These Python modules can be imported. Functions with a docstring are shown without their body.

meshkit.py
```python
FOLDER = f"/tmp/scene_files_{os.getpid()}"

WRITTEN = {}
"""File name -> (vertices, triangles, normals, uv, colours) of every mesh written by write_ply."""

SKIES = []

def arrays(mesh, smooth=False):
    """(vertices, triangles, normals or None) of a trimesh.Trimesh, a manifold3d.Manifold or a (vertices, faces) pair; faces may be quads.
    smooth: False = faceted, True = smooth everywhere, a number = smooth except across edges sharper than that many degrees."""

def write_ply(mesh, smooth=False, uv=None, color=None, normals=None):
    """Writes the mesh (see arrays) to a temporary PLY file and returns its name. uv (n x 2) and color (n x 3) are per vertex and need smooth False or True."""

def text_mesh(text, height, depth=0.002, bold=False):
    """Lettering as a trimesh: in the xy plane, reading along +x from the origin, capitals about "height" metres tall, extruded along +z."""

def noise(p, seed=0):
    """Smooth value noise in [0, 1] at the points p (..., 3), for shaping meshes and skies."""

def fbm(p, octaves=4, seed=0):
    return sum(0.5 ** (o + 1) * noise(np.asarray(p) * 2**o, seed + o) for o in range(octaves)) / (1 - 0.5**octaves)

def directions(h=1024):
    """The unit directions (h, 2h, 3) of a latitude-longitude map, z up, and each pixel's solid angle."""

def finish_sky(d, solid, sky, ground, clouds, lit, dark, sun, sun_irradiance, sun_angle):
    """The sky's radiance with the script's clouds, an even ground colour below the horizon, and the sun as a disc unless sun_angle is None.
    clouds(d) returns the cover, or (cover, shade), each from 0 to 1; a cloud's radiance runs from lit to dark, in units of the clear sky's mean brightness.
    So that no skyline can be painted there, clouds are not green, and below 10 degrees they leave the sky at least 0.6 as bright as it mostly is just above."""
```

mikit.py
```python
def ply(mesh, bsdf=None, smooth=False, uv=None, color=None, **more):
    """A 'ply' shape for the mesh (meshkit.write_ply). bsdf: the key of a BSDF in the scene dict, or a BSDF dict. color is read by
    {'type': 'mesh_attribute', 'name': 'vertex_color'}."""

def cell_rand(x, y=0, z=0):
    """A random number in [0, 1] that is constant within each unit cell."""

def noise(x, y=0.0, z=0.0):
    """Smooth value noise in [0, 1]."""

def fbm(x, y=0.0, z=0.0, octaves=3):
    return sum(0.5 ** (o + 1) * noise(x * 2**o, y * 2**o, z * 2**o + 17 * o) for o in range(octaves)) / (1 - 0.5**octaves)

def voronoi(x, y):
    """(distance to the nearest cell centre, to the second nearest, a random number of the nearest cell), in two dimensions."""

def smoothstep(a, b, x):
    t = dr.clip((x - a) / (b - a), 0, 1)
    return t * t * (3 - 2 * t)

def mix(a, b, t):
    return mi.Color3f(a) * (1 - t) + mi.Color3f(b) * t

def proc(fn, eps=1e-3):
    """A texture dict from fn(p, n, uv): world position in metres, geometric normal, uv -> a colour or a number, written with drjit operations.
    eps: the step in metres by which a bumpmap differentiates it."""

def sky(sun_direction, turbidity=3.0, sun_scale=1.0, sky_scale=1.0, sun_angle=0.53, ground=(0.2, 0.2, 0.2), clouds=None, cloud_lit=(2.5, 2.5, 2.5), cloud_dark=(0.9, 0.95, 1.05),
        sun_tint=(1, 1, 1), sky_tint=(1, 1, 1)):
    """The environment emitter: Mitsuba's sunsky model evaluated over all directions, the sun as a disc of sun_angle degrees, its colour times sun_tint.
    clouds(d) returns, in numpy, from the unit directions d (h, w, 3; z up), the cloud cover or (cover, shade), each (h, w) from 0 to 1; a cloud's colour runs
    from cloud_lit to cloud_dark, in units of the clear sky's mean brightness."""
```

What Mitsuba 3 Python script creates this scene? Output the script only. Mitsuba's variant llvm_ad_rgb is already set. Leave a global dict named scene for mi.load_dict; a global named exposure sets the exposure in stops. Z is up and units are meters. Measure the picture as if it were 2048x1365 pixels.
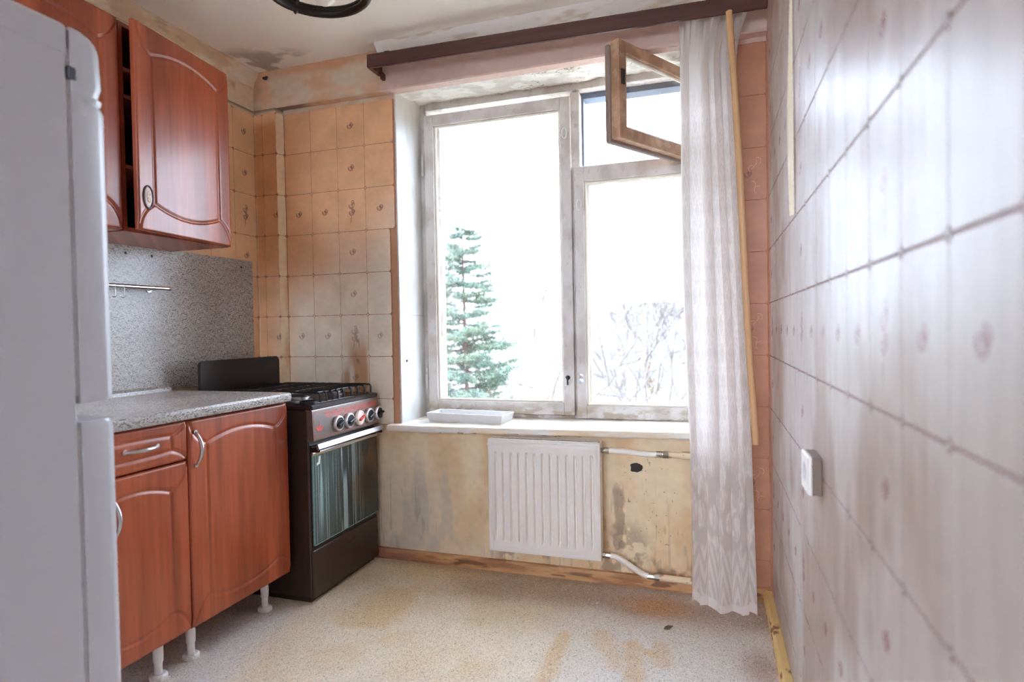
import math, random
import numpy as np, trimesh, mitsuba as mi, mikit, meshkit
import drjit as dr
from shapely.geometry import Polygon, LineString, Point
from scipy.spatial import cKDTree
from mikit import noise, fbm, voronoi, smoothstep, mix, proc

T = mi.ScalarTransform4f
rng = random.Random(7)
nrg = np.random.default_rng(7)
scene, labels = {}, {}
PI = math.pi

# ------------------------------------------------------------------ camera, sky, exposure
CAM = np.array([2.211, -2.629, 1.1205])
YAW, PITCH, ROLL, FPX = -0.31753, -0.0197, -0.01802, 1207.07
fwd = np.array([math.sin(YAW) * math.cos(PITCH), math.cos(YAW) * math.cos(PITCH), math.sin(PITCH)])
rgt = np.array([math.cos(YAW), -math.sin(YAW), 0.0])
upv = np.cross(rgt, fwd)
up2 = -rgt * math.sin(ROLL) + upv * math.cos(ROLL)
scene['camera'] = {'type': 'thinlens', 'fov': 2 * math.degrees(math.atan(1024 / FPX)), 'fov_axis': 'x',
                   'to_world': T().look_at(origin=CAM.tolist(), target=(CAM + fwd).tolist(), up=up2.tolist()),
                   'aperture_radius': 0.0048, 'focus_distance': 2.6, 'near_clip': 0.02, 'far_clip': 2000.0}
exposure = 7.9
SKY = 1.0
scene['sky'] = mikit.sky((0.35, 0.75, 0.55), turbidity=4.0, sun_scale=0.0, sky_scale=SKY, ground=(0.36, 0.36, 0.34),
                         clouds=lambda d: (np.ones(d.shape[:2]), np.clip(0.25 * meshkit.fbm(d * 2.5, 3), 0, 1)),
                         cloud_lit=(0.86, 1.0, 1.22), cloud_dark=(0.75, 0.88, 1.06))

# ------------------------------------------------------------------ helpers
counts = {}
def numbered(name):
    n = counts.get(name, 0)
    counts[name] = n + 1
    return name if n == 0 else f'{name}_{n:03d}'

def thing(name, label=None, cat=None, group=None, kind=None):
    key = numbered(name)
    d = {}
    if label: d['label'] = label
    if cat: d['category'] = cat
    if group: d['group'] = group
    if kind: d['kind'] = kind
    if d: labels[key] = d
    return key

def obj(name, mesh, mat, parent=None, smooth=False, label=None, to_world=None, uv=None, color=None, kind=None):
    key = numbered(f'{parent}__{name}' if parent else name)
    d = mesh if isinstance(mesh, dict) else mikit.ply(mesh, mat, smooth=smooth, uv=uv, color=color)
    if to_world is not None: d = {**d, 'to_world': to_world}
    scene[key] = d
    if label: labels.setdefault(key, {})['label'] = label
    if kind: labels.setdefault(key, {})['kind'] = kind
    return key

def struct(name, mesh, mat, smooth=False, **k):
    return obj(name, mesh, mat, None, smooth, kind='structure', **k)

def cat(*ms): return trimesh.util.concatenate([m for m in ms if m is not None])

def rbox(x0, x1, y0, y1, z0, z1, b=0.0):
    lo, hi = np.array([x0, y0, z0], float), np.array([x1, y1, z1], float)
    lo, hi = np.minimum(lo, hi), np.maximum(lo, hi)
    if b <= 0:
        m = trimesh.creation.box(extents=hi - lo); m.apply_translation((lo + hi) / 2); return m
    b = min(b, 0.45 * (hi - lo).min())
    pts = []
    for c in np.ndindex(2, 2, 2):
        base = np.where(np.array(c) == 0, lo, hi); s = np.where(np.array(c) == 0, 1.0, -1.0)
        for k in range(3):
            d = s * b; d[k] = 0
            pts.append(base + d)
    return trimesh.convex.convex_hull(np.array(pts))

def cyl(p0, p1, r, n=16, r2=None):
    p0, p1 = np.asarray(p0, float), np.asarray(p1, float)
    return tube([p0, p1], [r, r if r2 is None else r2], n)

def tube(pts, r, n=10, closed=False, caps=True):
    p = np.asarray(pts, float); k = len(p)
    r = np.broadcast_to(np.asarray(r, float), (k,))
    if closed: t = np.roll(p, -1, 0) - np.roll(p, 1, 0)
    else: t = np.gradient(p, axis=0)
    t /= np.linalg.norm(t, axis=1, keepdims=True) + 1e-12
    a = np.zeros_like(p)
    v = np.cross(t[0], [0, 0, 1.0] if abs(t[0][2]) < 0.9 else [1.0, 0, 0]); v /= np.linalg.norm(v)
    for i in range(k):
        v = v - t[i] * (v @ t[i]); v /= np.linalg.norm(v) + 1e-12; a[i] = v
    b = np.cross(t, a)
    ang = np.arange(n) * 2 * PI / n
    V = p[:, None] + r[:, None, None] * (np.cos(ang)[None, :, None] * a[:, None] + np.sin(ang)[None, :, None] * b[:, None])
    V = V.reshape(-1, 3)
    F = []
    m = k if closed else k - 1
    i, j = np.meshgrid(np.arange(m), np.arange(n), indexing='ij')
    i2 = (i + 1) % k
    q = np.stack([i * n + j, i * n + (j + 1) % n, i2 * n + (j + 1) % n, i2 * n + j], -1).reshape(-1, 4)
    F = np.vstack([q[:, [0, 1, 2]], q[:, [0, 2, 3]]])
    if not closed and caps:
        V = np.vstack([V, p[0], p[-1]]); c0, c1 = len(V) - 2, len(V) - 1
        jj = np.arange(n)
        F = np.vstack([F, np.stack([jj * 0 + c0, (jj + 1) % n, jj], 1), np.stack([jj * 0 + c1, (k - 1) * n + jj, (k - 1) * n + (jj + 1) % n], 1)])
    return trimesh.Trimesh(V, F, process=False)

def lathe(prof, n=24, at=(0, 0, 0), axis='z'):
    m = trimesh.creation.revolve(np.array(prof, float), sections=n)
    if axis == 'x': m.apply_transform([[0, 0, 1, 0], [1, 0, 0, 0], [0, 1, 0, 0], [0, 0, 0, 1]])
    if axis == '-y': m.apply_transform([[1, 0, 0, 0], [0, 0, -1, 0], [0, 1, 0, 0], [0, 0, 0, 1]])
    if axis == '-x': m.apply_transform([[0, 0, -1, 0], [0, -1, 0, 0] if False else [1, 0, 0, 0], [0, -1, 0, 0], [0, 0, 0, 1]])
    m.apply_translation(at)
    return m

def ext(poly, h): return trimesh.creation.extrude_polygon(poly if isinstance(poly, Polygon) else Polygon(poly), h, engine='earcut')

FX = np.array([[0, 0, 1, 0], [1, 0, 0, 0], [0, 1, 0, 0], [0, 0, 0, 1.0]])        # (u,v,w) -> faces +x : u=+y v=+z w=+x
FY = np.array([[1, 0, 0, 0], [0, 0, -1, 0], [0, 1, 0, 0], [0, 0, 0, 1.0]])       # faces -y : u=+x v=+z w=-y
FW = np.array([[0, 0, -1, 0], [-1, 0, 0, 0], [0, 1, 0, 0], [0, 0, 0, 1.0]])      # faces -x : u=-y v=+z w=-x
def frame(F, o):
    M = F.copy(); M[:3, 3] = o; return M
def put(m, F, o):
    m = m.copy(); m.apply_transform(frame(F, o)); return m
def prof_x(poly_yz, x0, x1):
    """extrude a (y,z) profile along x"""
    m = ext(poly_yz, x1 - x0)
    m.apply_transform([[0, 0, 1, x0], [1, 0, 0, 0], [0, 1, 0, 0], [0, 0, 0, 1]]); return m
def prof_y(poly_xz, y0, y1):
    m = ext([(x, z) for x, z in poly_xz], y1 - y0)
    m.apply_transform([[1, 0, 0, 0], [0, 0, -1, y1], [0, 1, 0, 0], [0, 0, 0, 1]]); return m

def grid(nu, nv, fn):
    """surface fn(u,v)->(..,3) on a grid, with uv"""
    u, v = np.meshgrid(np.linspace(0, 1, nu), np.linspace(0, 1, nv), indexing='ij')
    P = fn(u, v).reshape(-1, 3)
    i, j = np.meshgrid(np.arange(nu - 1), np.arange(nv - 1), indexing='ij')
    a = i * nv + j
    q = np.stack([a, a + nv, a + nv + 1, a + 1], -1).reshape(-1, 4)
    return trimesh.Trimesh(P, np.vstack([q[:, [0, 1, 2]], q[:, [0, 2, 3]]]), process=False), np.stack([u.ravel(), v.ravel()], 1)

# ------------------------------------------------------------------ materials
def rgb(*c): return {'type': 'rgb', 'value': list(c)}
def srgb(r, g, b):
    c = np.array([r, g, b]) / 255.0
    return np.where(c <= 0.04045, c / 12.92, ((c + 0.055) / 1.055) ** 2.4).tolist()
def mat(key, color, rough=0.5, spec=0.5, metal=0.0, bump=None, bscale=1.0, two=True, eps=1e-3, **k):
    d = {'type': 'principled', 'base_color': color if isinstance(color, dict) else rgb(*color), 'roughness': rough, 'specular': spec, 'metallic': metal, **k}
    if bump is not None:
        d = {'type': 'bumpmap', 'arbitrary': proc(bump, eps=eps), 'scale': bscale, 'bsdf': d}
    scene['m_' + key] = {'type': 'twosided', 'bsdf': d} if two else d
    return 'm_' + key
def fine(p, s=900.0): return noise(p.x * s, p.y * s, p.z * s)
def C(*c): return mi.Color3f(*c)

def motif(uv):
    """rose print of the washable paper: uv carries the kind in its whole part; returns (pink amount, white scroll amount)"""
    k = dr.floor(uv.x / 2.0 + 1e-4)
    u, v = uv.x - 2.0 * k - 0.5, uv.y - 0.5
    U, V = u * 0.156, v * 0.209
    def ring(cx, cy, r, w, sx=1.0):
        d = dr.abs(dr.sqrt(dr.square((U - cx) * sx) + dr.square(V - cy)) - r)
        return 1.0 - smoothstep(w * 0.5, w * 1.3, d)
    def bell(oy):
        a = ring(-0.002, oy, 0.0120, 0.0040) * smoothstep(0.010, 0.004, V - oy)
        b = ring(0.006, oy + 0.006, 0.0085, 0.0036) * smoothstep(-0.004, 0.004, U)
        c = ring(0.002, oy + 0.004, 0.003, 0.004)
        return dr.maximum(dr.maximum(a, b), c)
    small = bell(mi.Float(0.0))
    tall = dr.maximum(dr.maximum(bell(mi.Float(-0.012)), bell(mi.Float(0.022))),
                      dr.maximum((1 - smoothstep(0.001, 0.003, dr.abs(U - 0.12 * V))) * (1 - smoothstep(0.045, 0.06, dr.abs(V + 0.012))),
                                 ring(0.006, 0.042, 0.006, 0.002)))
    def hook(cx, cy, r, q):
        return ring(cx, cy, r, 0.0014) * smoothstep(-0.2 * r, 0.3 * r, (U - cx) * q + (V - cy) * 0.6)
    s = dr.maximum(dr.maximum(hook(0.040, 0.050, 0.014, 1.0), hook(0.016, 0.022, 0.013, -1.0)),
                   dr.maximum(hook(0.018, -0.042, 0.013, 1.0), hook(0.042, -0.066, 0.016, -1.0)))
    s = dr.maximum(s, (1 - smoothstep(0.0008, 0.002, dr.abs(U - 0.028 - 0.35 * (V - 0.036) - 0.006 * dr.sin((V - 0.03) * 120)))) * (1 - smoothstep(0.016, 0.02, dr.abs(V - 0.036))))
    n = 0.30 + 0.70 * noise(U * 260, V * 260)
    pink = dr.select(dr.abs(k - 1) < 0.1, small, dr.select((dr.abs(k - 2) < 0.1), tall, dr.select(dr.abs(k - 3) < 0.1, small, 0.0))) * n
    white = dr.select(dr.abs(k - 3) < 0.1, s, 0.0)
    return pink, white

def soft_ell(p1, p2, c1, c2, r1, r2, f=0.45):
    d = dr.sqrt(dr.square((p1 - c1) / r1) + dr.square((p2 - c2) / r2))
    return 1.0 - smoothstep(1 - f, 1 + f, d)

def paper_warm(p, n, uv):
    # old washable paper on the window wall: brown film of grease high up and in the corner, wiped paler low down
    wash = smoothstep(1.95, 1.25, p.z + 0.55 * (0.62 - p.x) + 0.5 * (fbm(p.x * 3, p.z * 3, 2.0) - 0.5)) * smoothstep(0.02, 0.25, p.x)
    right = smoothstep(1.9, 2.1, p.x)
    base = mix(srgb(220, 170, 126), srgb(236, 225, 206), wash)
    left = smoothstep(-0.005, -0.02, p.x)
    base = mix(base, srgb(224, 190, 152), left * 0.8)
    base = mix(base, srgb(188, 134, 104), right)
    b = fbm(p.x * 9 + p.y * 9, p.z * 9, 5.0, octaves=4) - 0.5
    base = base * (1.0 + 0.32 * b)
    m = 0.5 + 0.5 * noise(p.x * 60, p.y * 60, p.z * 60)
    base = base * (0.93 + 0.12 * m)
    # scorch and rust above the cooker
    dx = p.x - 0.525 + 0.03 * (noise(p.z * 14, 3.0) - 0.5)
    st = (1 - smoothstep(0.01, 0.10, dr.abs(dx) + 0.12 * (noise(p.x * 30, p.z * 9) - 0.5))) * smoothstep(1.14, 0.98, p.z) * smoothstep(0.05, 0.2, p.x) * (1 - right)
    base = mix(base, srgb(190, 128, 58), st * 0.7)
    core = (1 - smoothstep(0.003, 0.010, dr.abs(dx - 0.012) + 0.016 * (noise(p.x * 80, p.z * 25) - 0.5))) * smoothstep(1.14, 1.11, p.z) * smoothstep(0.94, 0.99, p.z) * (1 - right)
    base = mix(base, srgb(70, 48, 30), core * 0.45 * smoothstep(0.35, 0.6, noise(p.z * 40, p.x * 60)))
    pk, wh = motif(uv)
    base = mix(base, srgb(128, 58, 58), pk * mix_f(0.95, 0.62, wash))
    base = mix(base, srgb(232, 190, 165), wh * 0.55)
    return base
def mix_f(a, b, t): return a * (1 - t) + b * t

def paper_right(p, n, uv):
    b = fbm(p.y * 5, p.z * 3, 1.0, octaves=4) - 0.5
    base = mix(srgb(180, 173, 171), srgb(160, 143, 136), smoothstep(-0.10, 0.2, b))
    base = base * (0.95 + 0.1 * noise(p.y * 70, p.z * 6.0, 3.0)) * (0.96 + 0.08 * noise(p.y * 260, p.z * 12.0, 9.0))
    base = mix(base, srgb(196, 140, 112), 0.85 * smoothstep(-0.13, -0.04, p.y + 0.02 * (noise(p.z * 7) - 0.5)))  # brown reflection of the back wall, painted into the paper by the corner
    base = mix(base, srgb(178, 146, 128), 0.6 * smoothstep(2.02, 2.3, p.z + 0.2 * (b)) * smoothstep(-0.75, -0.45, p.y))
    pk, wh = motif(uv)
    return mix(base, srgb(128, 40, 68), pk * 0.95)
def paper_bump(p, n, uv):
    return 0.0024 * fbm(p.y * 4.5, p.z * 4.0, 2.0) + 0.00075 * noise(p.y * 16, p.z * 9.0, 1.0) + 0.00022 * noise(p.y * 85, p.z * 7.0, 5.0)

mat('paper_warm', proc(paper_warm), rough=0.42, spec=0.4)
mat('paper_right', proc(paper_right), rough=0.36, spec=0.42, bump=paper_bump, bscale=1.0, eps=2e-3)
mat('paper_pale', proc(lambda p, n, uv: mix(srgb(238, 216, 184), srgb(222, 188, 150), smoothstep(0.35, 0.7, fbm(p.z * 6, p.y * 20, 2.0))) * (0.94 + 0.1 * noise(p.x * 60, p.y * 60, p.z * 60))), rough=0.42, spec=0.4)  # pilaster return: the light on it is painted in as paler paper
mat('joint_warm', srgb(172, 120, 90), rough=0.7)
mat('torn_brown', srgb(190, 144, 110), rough=0.6)
mat('joint_right', srgb(134, 100, 98), rough=0.7)

def plaster_back(p, n, uv):
    # painted wall under the window and the beam above it
    hi = smoothstep(2.1, 2.2, p.z)
    g = fbm(p.x * 7, p.z * 4, 1.0, octaves=4)
    low = mix(srgb(228, 206, 172), srgb(216, 184, 144), smoothstep(0.35, 0.7, g))
    grey = smoothstep(0.45, 0.62, fbm(p.x * 14, p.z * 4.5, 4.0)) * smoothstep(1.28, 0.85, p.x) * smoothstep(0.62, 0.35, p.z)
    low = mix(low, srgb(160, 158, 148), 0.55 * grey)
    low = mix(low, srgb(204, 196, 180), 0.55 * smoothstep(1.2, 0.8, p.x) * smoothstep(0.6, 0.3, p.z))
    streak = smoothstep(0.66, 0.76, noise(p.x * 110, p.z * 12, 2.0)) * smoothstep(0.4, 0.6, noise(p.x * 9, p.z * 6, 8.0)) * smoothstep(0.5, 0.3, p.z)
    low = mix(low, srgb(105, 95, 88), 0.2 * streak)
    d1 = (1 - smoothstep(0.012, 0.03, dr.abs(p.x - 1.815 - 0.01 * noise(p.z * 12)) + 0.02 * (noise(p.x * 90, p.z * 40) - 0.5))) * smoothstep(0.46, 0.40, p.z) * smoothstep(0.12, 0.17, p.z)
    low = mix(low, srgb(146, 118, 98), 0.65 * d1)
    rust = smoothstep(0.52, 0.68, fbm(p.x * 22, p.z * 16, 6.0)) * smoothstep(0.15, 0.10, p.z + 0.04 * noise(p.x * 25)) * smoothstep(1.2, 1.3, p.x)
    low = mix(low, srgb(126, 96, 76), 0.6 * rust)
    d2 = smoothstep(0.45, 0.62, fbm(p.x * 30, p.z * 30, 7.0)) * soft_ell(p.x, p.z, 1.86, 0.17, 0.09, 0.1)
    low = mix(low, srgb(132, 100, 82), 0.5 * d2)
    specks = smoothstep(0.90, 0.94, noise(p.x * 120, p.z * 80, 3.0)) * soft_ell(p.x, p.z, 1.95, 0.35, 0.13, 0.25)
    low = mix(low, srgb(100, 76, 60), 0.6 * specks)
    # beam: brown to the left, pink paint to the right
    g2 = fbm(p.x * 5, p.z * 8, 3.0, octaves=4)
    beam = mix(srgb(206, 168, 134), srgb(208, 188, 164), smoothstep(0.40, 0.62, g2))
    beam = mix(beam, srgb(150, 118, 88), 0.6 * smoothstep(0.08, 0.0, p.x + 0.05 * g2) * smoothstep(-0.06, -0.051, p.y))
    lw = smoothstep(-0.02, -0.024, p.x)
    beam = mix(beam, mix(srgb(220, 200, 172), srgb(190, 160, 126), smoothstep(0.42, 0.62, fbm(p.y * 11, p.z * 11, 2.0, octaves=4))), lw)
    beam = mix(beam, srgb(212, 184, 172), smoothstep(0.70, 0.78, p.x + 0.04 * (g2 - 0.5)))
    beam = mix(beam, srgb(196, 140, 92), 0.5 * smoothstep(2.40, 2.45, p.z) * smoothstep(0.78, 0.7, p.x))
    c = mix(low, beam, hi)
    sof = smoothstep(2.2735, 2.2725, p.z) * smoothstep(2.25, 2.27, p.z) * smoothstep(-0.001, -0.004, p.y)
    c = mix(c, srgb(96, 80, 64), 0.75 * sof * smoothstep(0.42, 0.25, p.x + 0.06 * noise(p.x * 30)))  # shadow under the left part of the beam, painted onto the soffit
    return c * (0.95 + 0.1 * noise(p.x * 40, p.y * 40, p.z * 40))
def plaster_bump(p, n, uv): return 0.002 * fbm(p.x * 12, p.y * 12, p.z * 12)
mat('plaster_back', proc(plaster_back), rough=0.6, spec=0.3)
def crust(p, n, uv):
    g = fbm(p.x * 14, p.y * 16, 1.0, octaves=5)
    c = mix(srgb(226, 222, 214), srgb(204, 198, 190), smoothstep(0.40, 0.65, g))
    cr = 1 - smoothstep(0.0, 0.018, dr.abs(fbm(p.x * 8, p.y * 12, 9.0, octaves=5) - 0.5))
    c = mix(c, srgb(120, 108, 94), 0.75 * cr * smoothstep(0.45, 0.6, noise(p.x * 6, p.y * 8)))
    return mix(c, srgb(130, 132, 130), 0.4 * smoothstep(1.9, 2.15, p.x) * smoothstep(0.45, 0.6, g))
mat('crust', proc(crust), rough=0.8)
def white_reveal(p, n, uv):
    g = fbm(p.y * 9, p.z * 3, 1.0, octaves=4)
    c = mix(srgb(210, 211, 209), srgb(196, 194, 188), smoothstep(0.45, 0.7, g))
    c = mix(c, srgb(214, 200, 178), 0.5 * smoothstep(2.1, 2.3, p.z))
    line = 1 - smoothstep(0.001, 0.003, dr.abs(p.z - 1.20))
    return mix(c, srgb(150, 140, 130), 0.6 * line)
mat('reveal', proc(white_reveal), rough=0.45)

def frame_paint(p, n, uv):
    g = fbm(p.x * 12, p.y * 12, p.z * 7, octaves=4)
    c = mix(srgb(208, 202, 197), srgb(186, 177, 170), smoothstep(0.40, 0.66, g))
    chip = smoothstep(0.64, 0.70, fbm(p.x * 60, p.y * 60, p.z * 30, octaves=4))
    c = mix(c, srgb(140, 122, 106), 0.35 * chip)
    wet = smoothstep(0.78, 0.69, p.z) * smoothstep(0.42, 0.62, fbm(p.x * 20, p.y * 20, p.z * 26, octaves=4))
    return mix(c, srgb(140, 116, 88), 0.7 * wet)
mat('frame_paint', proc(frame_paint), rough=0.5)
def sash_paint(p, n, uv):
    g = fbm(p.x * 12, p.y * 12, p.z * 7, octaves=4)
    c = mix(srgb(210, 204, 199), srgb(190, 181, 174), smoothstep(0.40, 0.66, g))
    chip = smoothstep(0.64, 0.70, fbm(p.x * 70, p.y * 70, p.z * 30, octaves=4))
    c = mix(c, srgb(156, 142, 128), 0.25 * chip)
    wet = smoothstep(0.775, 0.70, p.z) * smoothstep(0.40, 0.60, fbm(p.x * 20, p.y * 20, p.z * 40, octaves=4))
    return mix(c, srgb(158, 138, 110), 0.7 * wet)
mat('sash_paint', proc(sash_paint), rough=0.5)
def vent_paint(p, n, uv):
    g = fbm(p.x * 16, p.y * 16, p.z * 10, octaves=4)
    c = mix(srgb(196, 158, 128), srgb(166, 128, 100), smoothstep(0.38, 0.66, g))
    return mix(c, srgb(206, 184, 160), 0.3 * smoothstep(0.6, 0.7, fbm(p.x * 30, p.y * 30, p.z * 30)))
mat('vent_paint', proc(vent_paint), rough=0.5)
mat('vent_edge', srgb(142, 124, 116), rough=0.55)
mat('outer_frame', srgb(96, 104, 120), rough=0.6)
mat('putty', srgb(226, 220, 205), rough=0.7)
scene['m_pane'] = {'type': 'thindielectric', 'int_ior': 1.5, 'ext_ior': 1.0, 'specular_transmittance': 0.72}

def sill_c(p, n, uv):
    g = fbm(p.x * 8, p.y * 20, p.z * 20, octaves=4)
    c = mix(srgb(224, 222, 216), srgb(210, 198, 178), smoothstep(0.5, 0.68, g))
    c = mix(c, srgb(226, 198, 160), 0.7 * smoothstep(-0.04, -0.05, p.y) * smoothstep(0.3, 0.6, g))
    ch = smoothstep(0.62, 0.68, fbm(p.x * 26, p.y * 26, p.z * 40)) * smoothstep(0.652, 0.644, p.z)
    return mix(c, srgb(110, 90, 70), 0.7 * ch)
mat('sill', proc(sill_c), rough=0.4)

def ceil_c(p, n, uv):
    g = fbm(p.x * 1.6, p.y * 1.6, 1.0, octaves=4)
    c = mix(srgb(238, 235, 224), srgb(230, 224, 212), smoothstep(0.35, 0.7, g))
    st = smoothstep(0.45, 0.62, fbm(p.x * 11, p.y * 11, 5.0)) * soft_ell(p.x, p.y, 0.05, -0.12, 0.30, 0.16)
    return mix(c, srgb(120, 96, 78), 0.6 * st)
mat('ceiling', proc(ceil_c), rough=0.8, spec=0.2)
def cornice_c(p, n, uv):
    g = fbm(p.x * 16, p.y * 10, p.z * 16, octaves=4)
    c = mix(srgb(224, 208, 184), srgb(204, 178, 146), smoothstep(0.4, 0.65, g))
    return mix(c, srgb(160, 132, 102), 0.5 * smoothstep(0.60, 0.70, fbm(p.x * 24, p.y * 8, p.z * 30)))
mat('cornice', proc(cornice_c), rough=0.75)
mat('cove_white', proc(lambda p, n, uv: mix(srgb(236, 233, 228), srgb(214, 204, 190), smoothstep(0.55, 0.72, fbm(p.x * 9, p.y * 30, p.z * 30)))), rough=0.6)
mat('room_wall', srgb(224, 224, 226), rough=0.8)

def floor_c(p, n, uv):
    g = fbm(p.x * 2.2, p.y * 2.2, 1.0, octaves=4)
    warm = mix(srgb(222, 208, 182), srgb(214, 192, 154), smoothstep(0.42, 0.66, g))
    grey = srgb(214, 210, 206)
    gm = dr.clip(smoothstep(1.45, 1.95, p.x + 0.5 * (g - 0.5)) + smoothstep(-0.75, -1.25, p.y + 0.35 * (fbm(p.x * 3, p.y * 3, 5.0) - 0.5)) * smoothstep(0.9, 1.35, p.x), 0, 1)
    gm = dr.maximum(gm, smoothstep(0.78, 0.62, p.x + 0.25 * (p.y + 1.0)))
    c = mix(warm, grey, gm * 0.85)
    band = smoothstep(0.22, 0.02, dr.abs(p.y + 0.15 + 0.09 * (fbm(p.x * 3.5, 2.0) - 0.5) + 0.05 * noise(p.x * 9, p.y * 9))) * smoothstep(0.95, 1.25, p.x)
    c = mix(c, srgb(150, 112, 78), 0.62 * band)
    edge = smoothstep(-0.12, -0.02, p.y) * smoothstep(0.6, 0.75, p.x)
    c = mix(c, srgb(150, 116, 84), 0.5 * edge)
    o1 = soft_ell(p.x, p.y, 1.99, -0.19, 0.11, 0.08, 0.9)
    c = mix(c, srgb(196, 136, 66), 0.62 * o1)
    def bar(x0, y0, x1, y1, w):
        dx, dy = x1 - x0, y1 - y0
        t = dr.clip(((p.x - x0) * dx + (p.y - y0) * dy) / (dx * dx + dy * dy), 0, 1)
        d = dr.sqrt(dr.square(p.x - x0 - t * dx) + dr.square(p.y - y0 - t * dy)) + 0.03 * (fbm(p.x * 22, p.y * 22) - 0.5)
        return 1 - smoothstep(w * 0.2, w * 1.4, d)
    o2 = dr.maximum(bar(1.698, -0.50, 1.694, -0.80, 0.035), dr.maximum(bar(1.82, -0.46, 1.90, -0.64, 0.045) * 0.8, bar(1.935, -0.50, 1.98, -0.78, 0.04)))
    o2 = dr.maximum(o2, dr.maximum(bar(2.03, -0.48, 2.05, -0.60, 0.04) * 0.8, bar(1.94, -0.52, 2.03, -0.55, 0.03)))
    c = mix(c, srgb(206, 164, 100), 0.55 * o2)
    o3 = soft_ell(p.x, p.y, 2.36, -0.53, 0.06, 0.10, 0.8)
    c = mix(c, srgb(150, 100, 84), 0.5 * o3)
    o4 = soft_ell(p.x, p.y, 0.95, -0.55, 0.16, 0.3, 0.9) * smoothstep(0.4, 0.6, fbm(p.x * 7, p.y * 7, 3.0))
    c = mix(c, srgb(204, 160, 96), 0.5 * o4)
    sp = noise(p.x * 330, p.y * 330, 1.0)
    sp2 = noise(p.x * 300, p.y * 300, 7.0)
    c = c * (0.80 + 0.36 * sp) 
    c = c * (1.0 - 0.36 * smoothstep(0.76, 0.84, sp2))
    return mix(c, srgb(240, 232, 220), 0.5 * smoothstep(0.82, 0.88, noise(p.x * 300, p.y * 300, 11.0)))
mat('floor', proc(floor_c), rough=0.55, spec=0.35)

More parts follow.
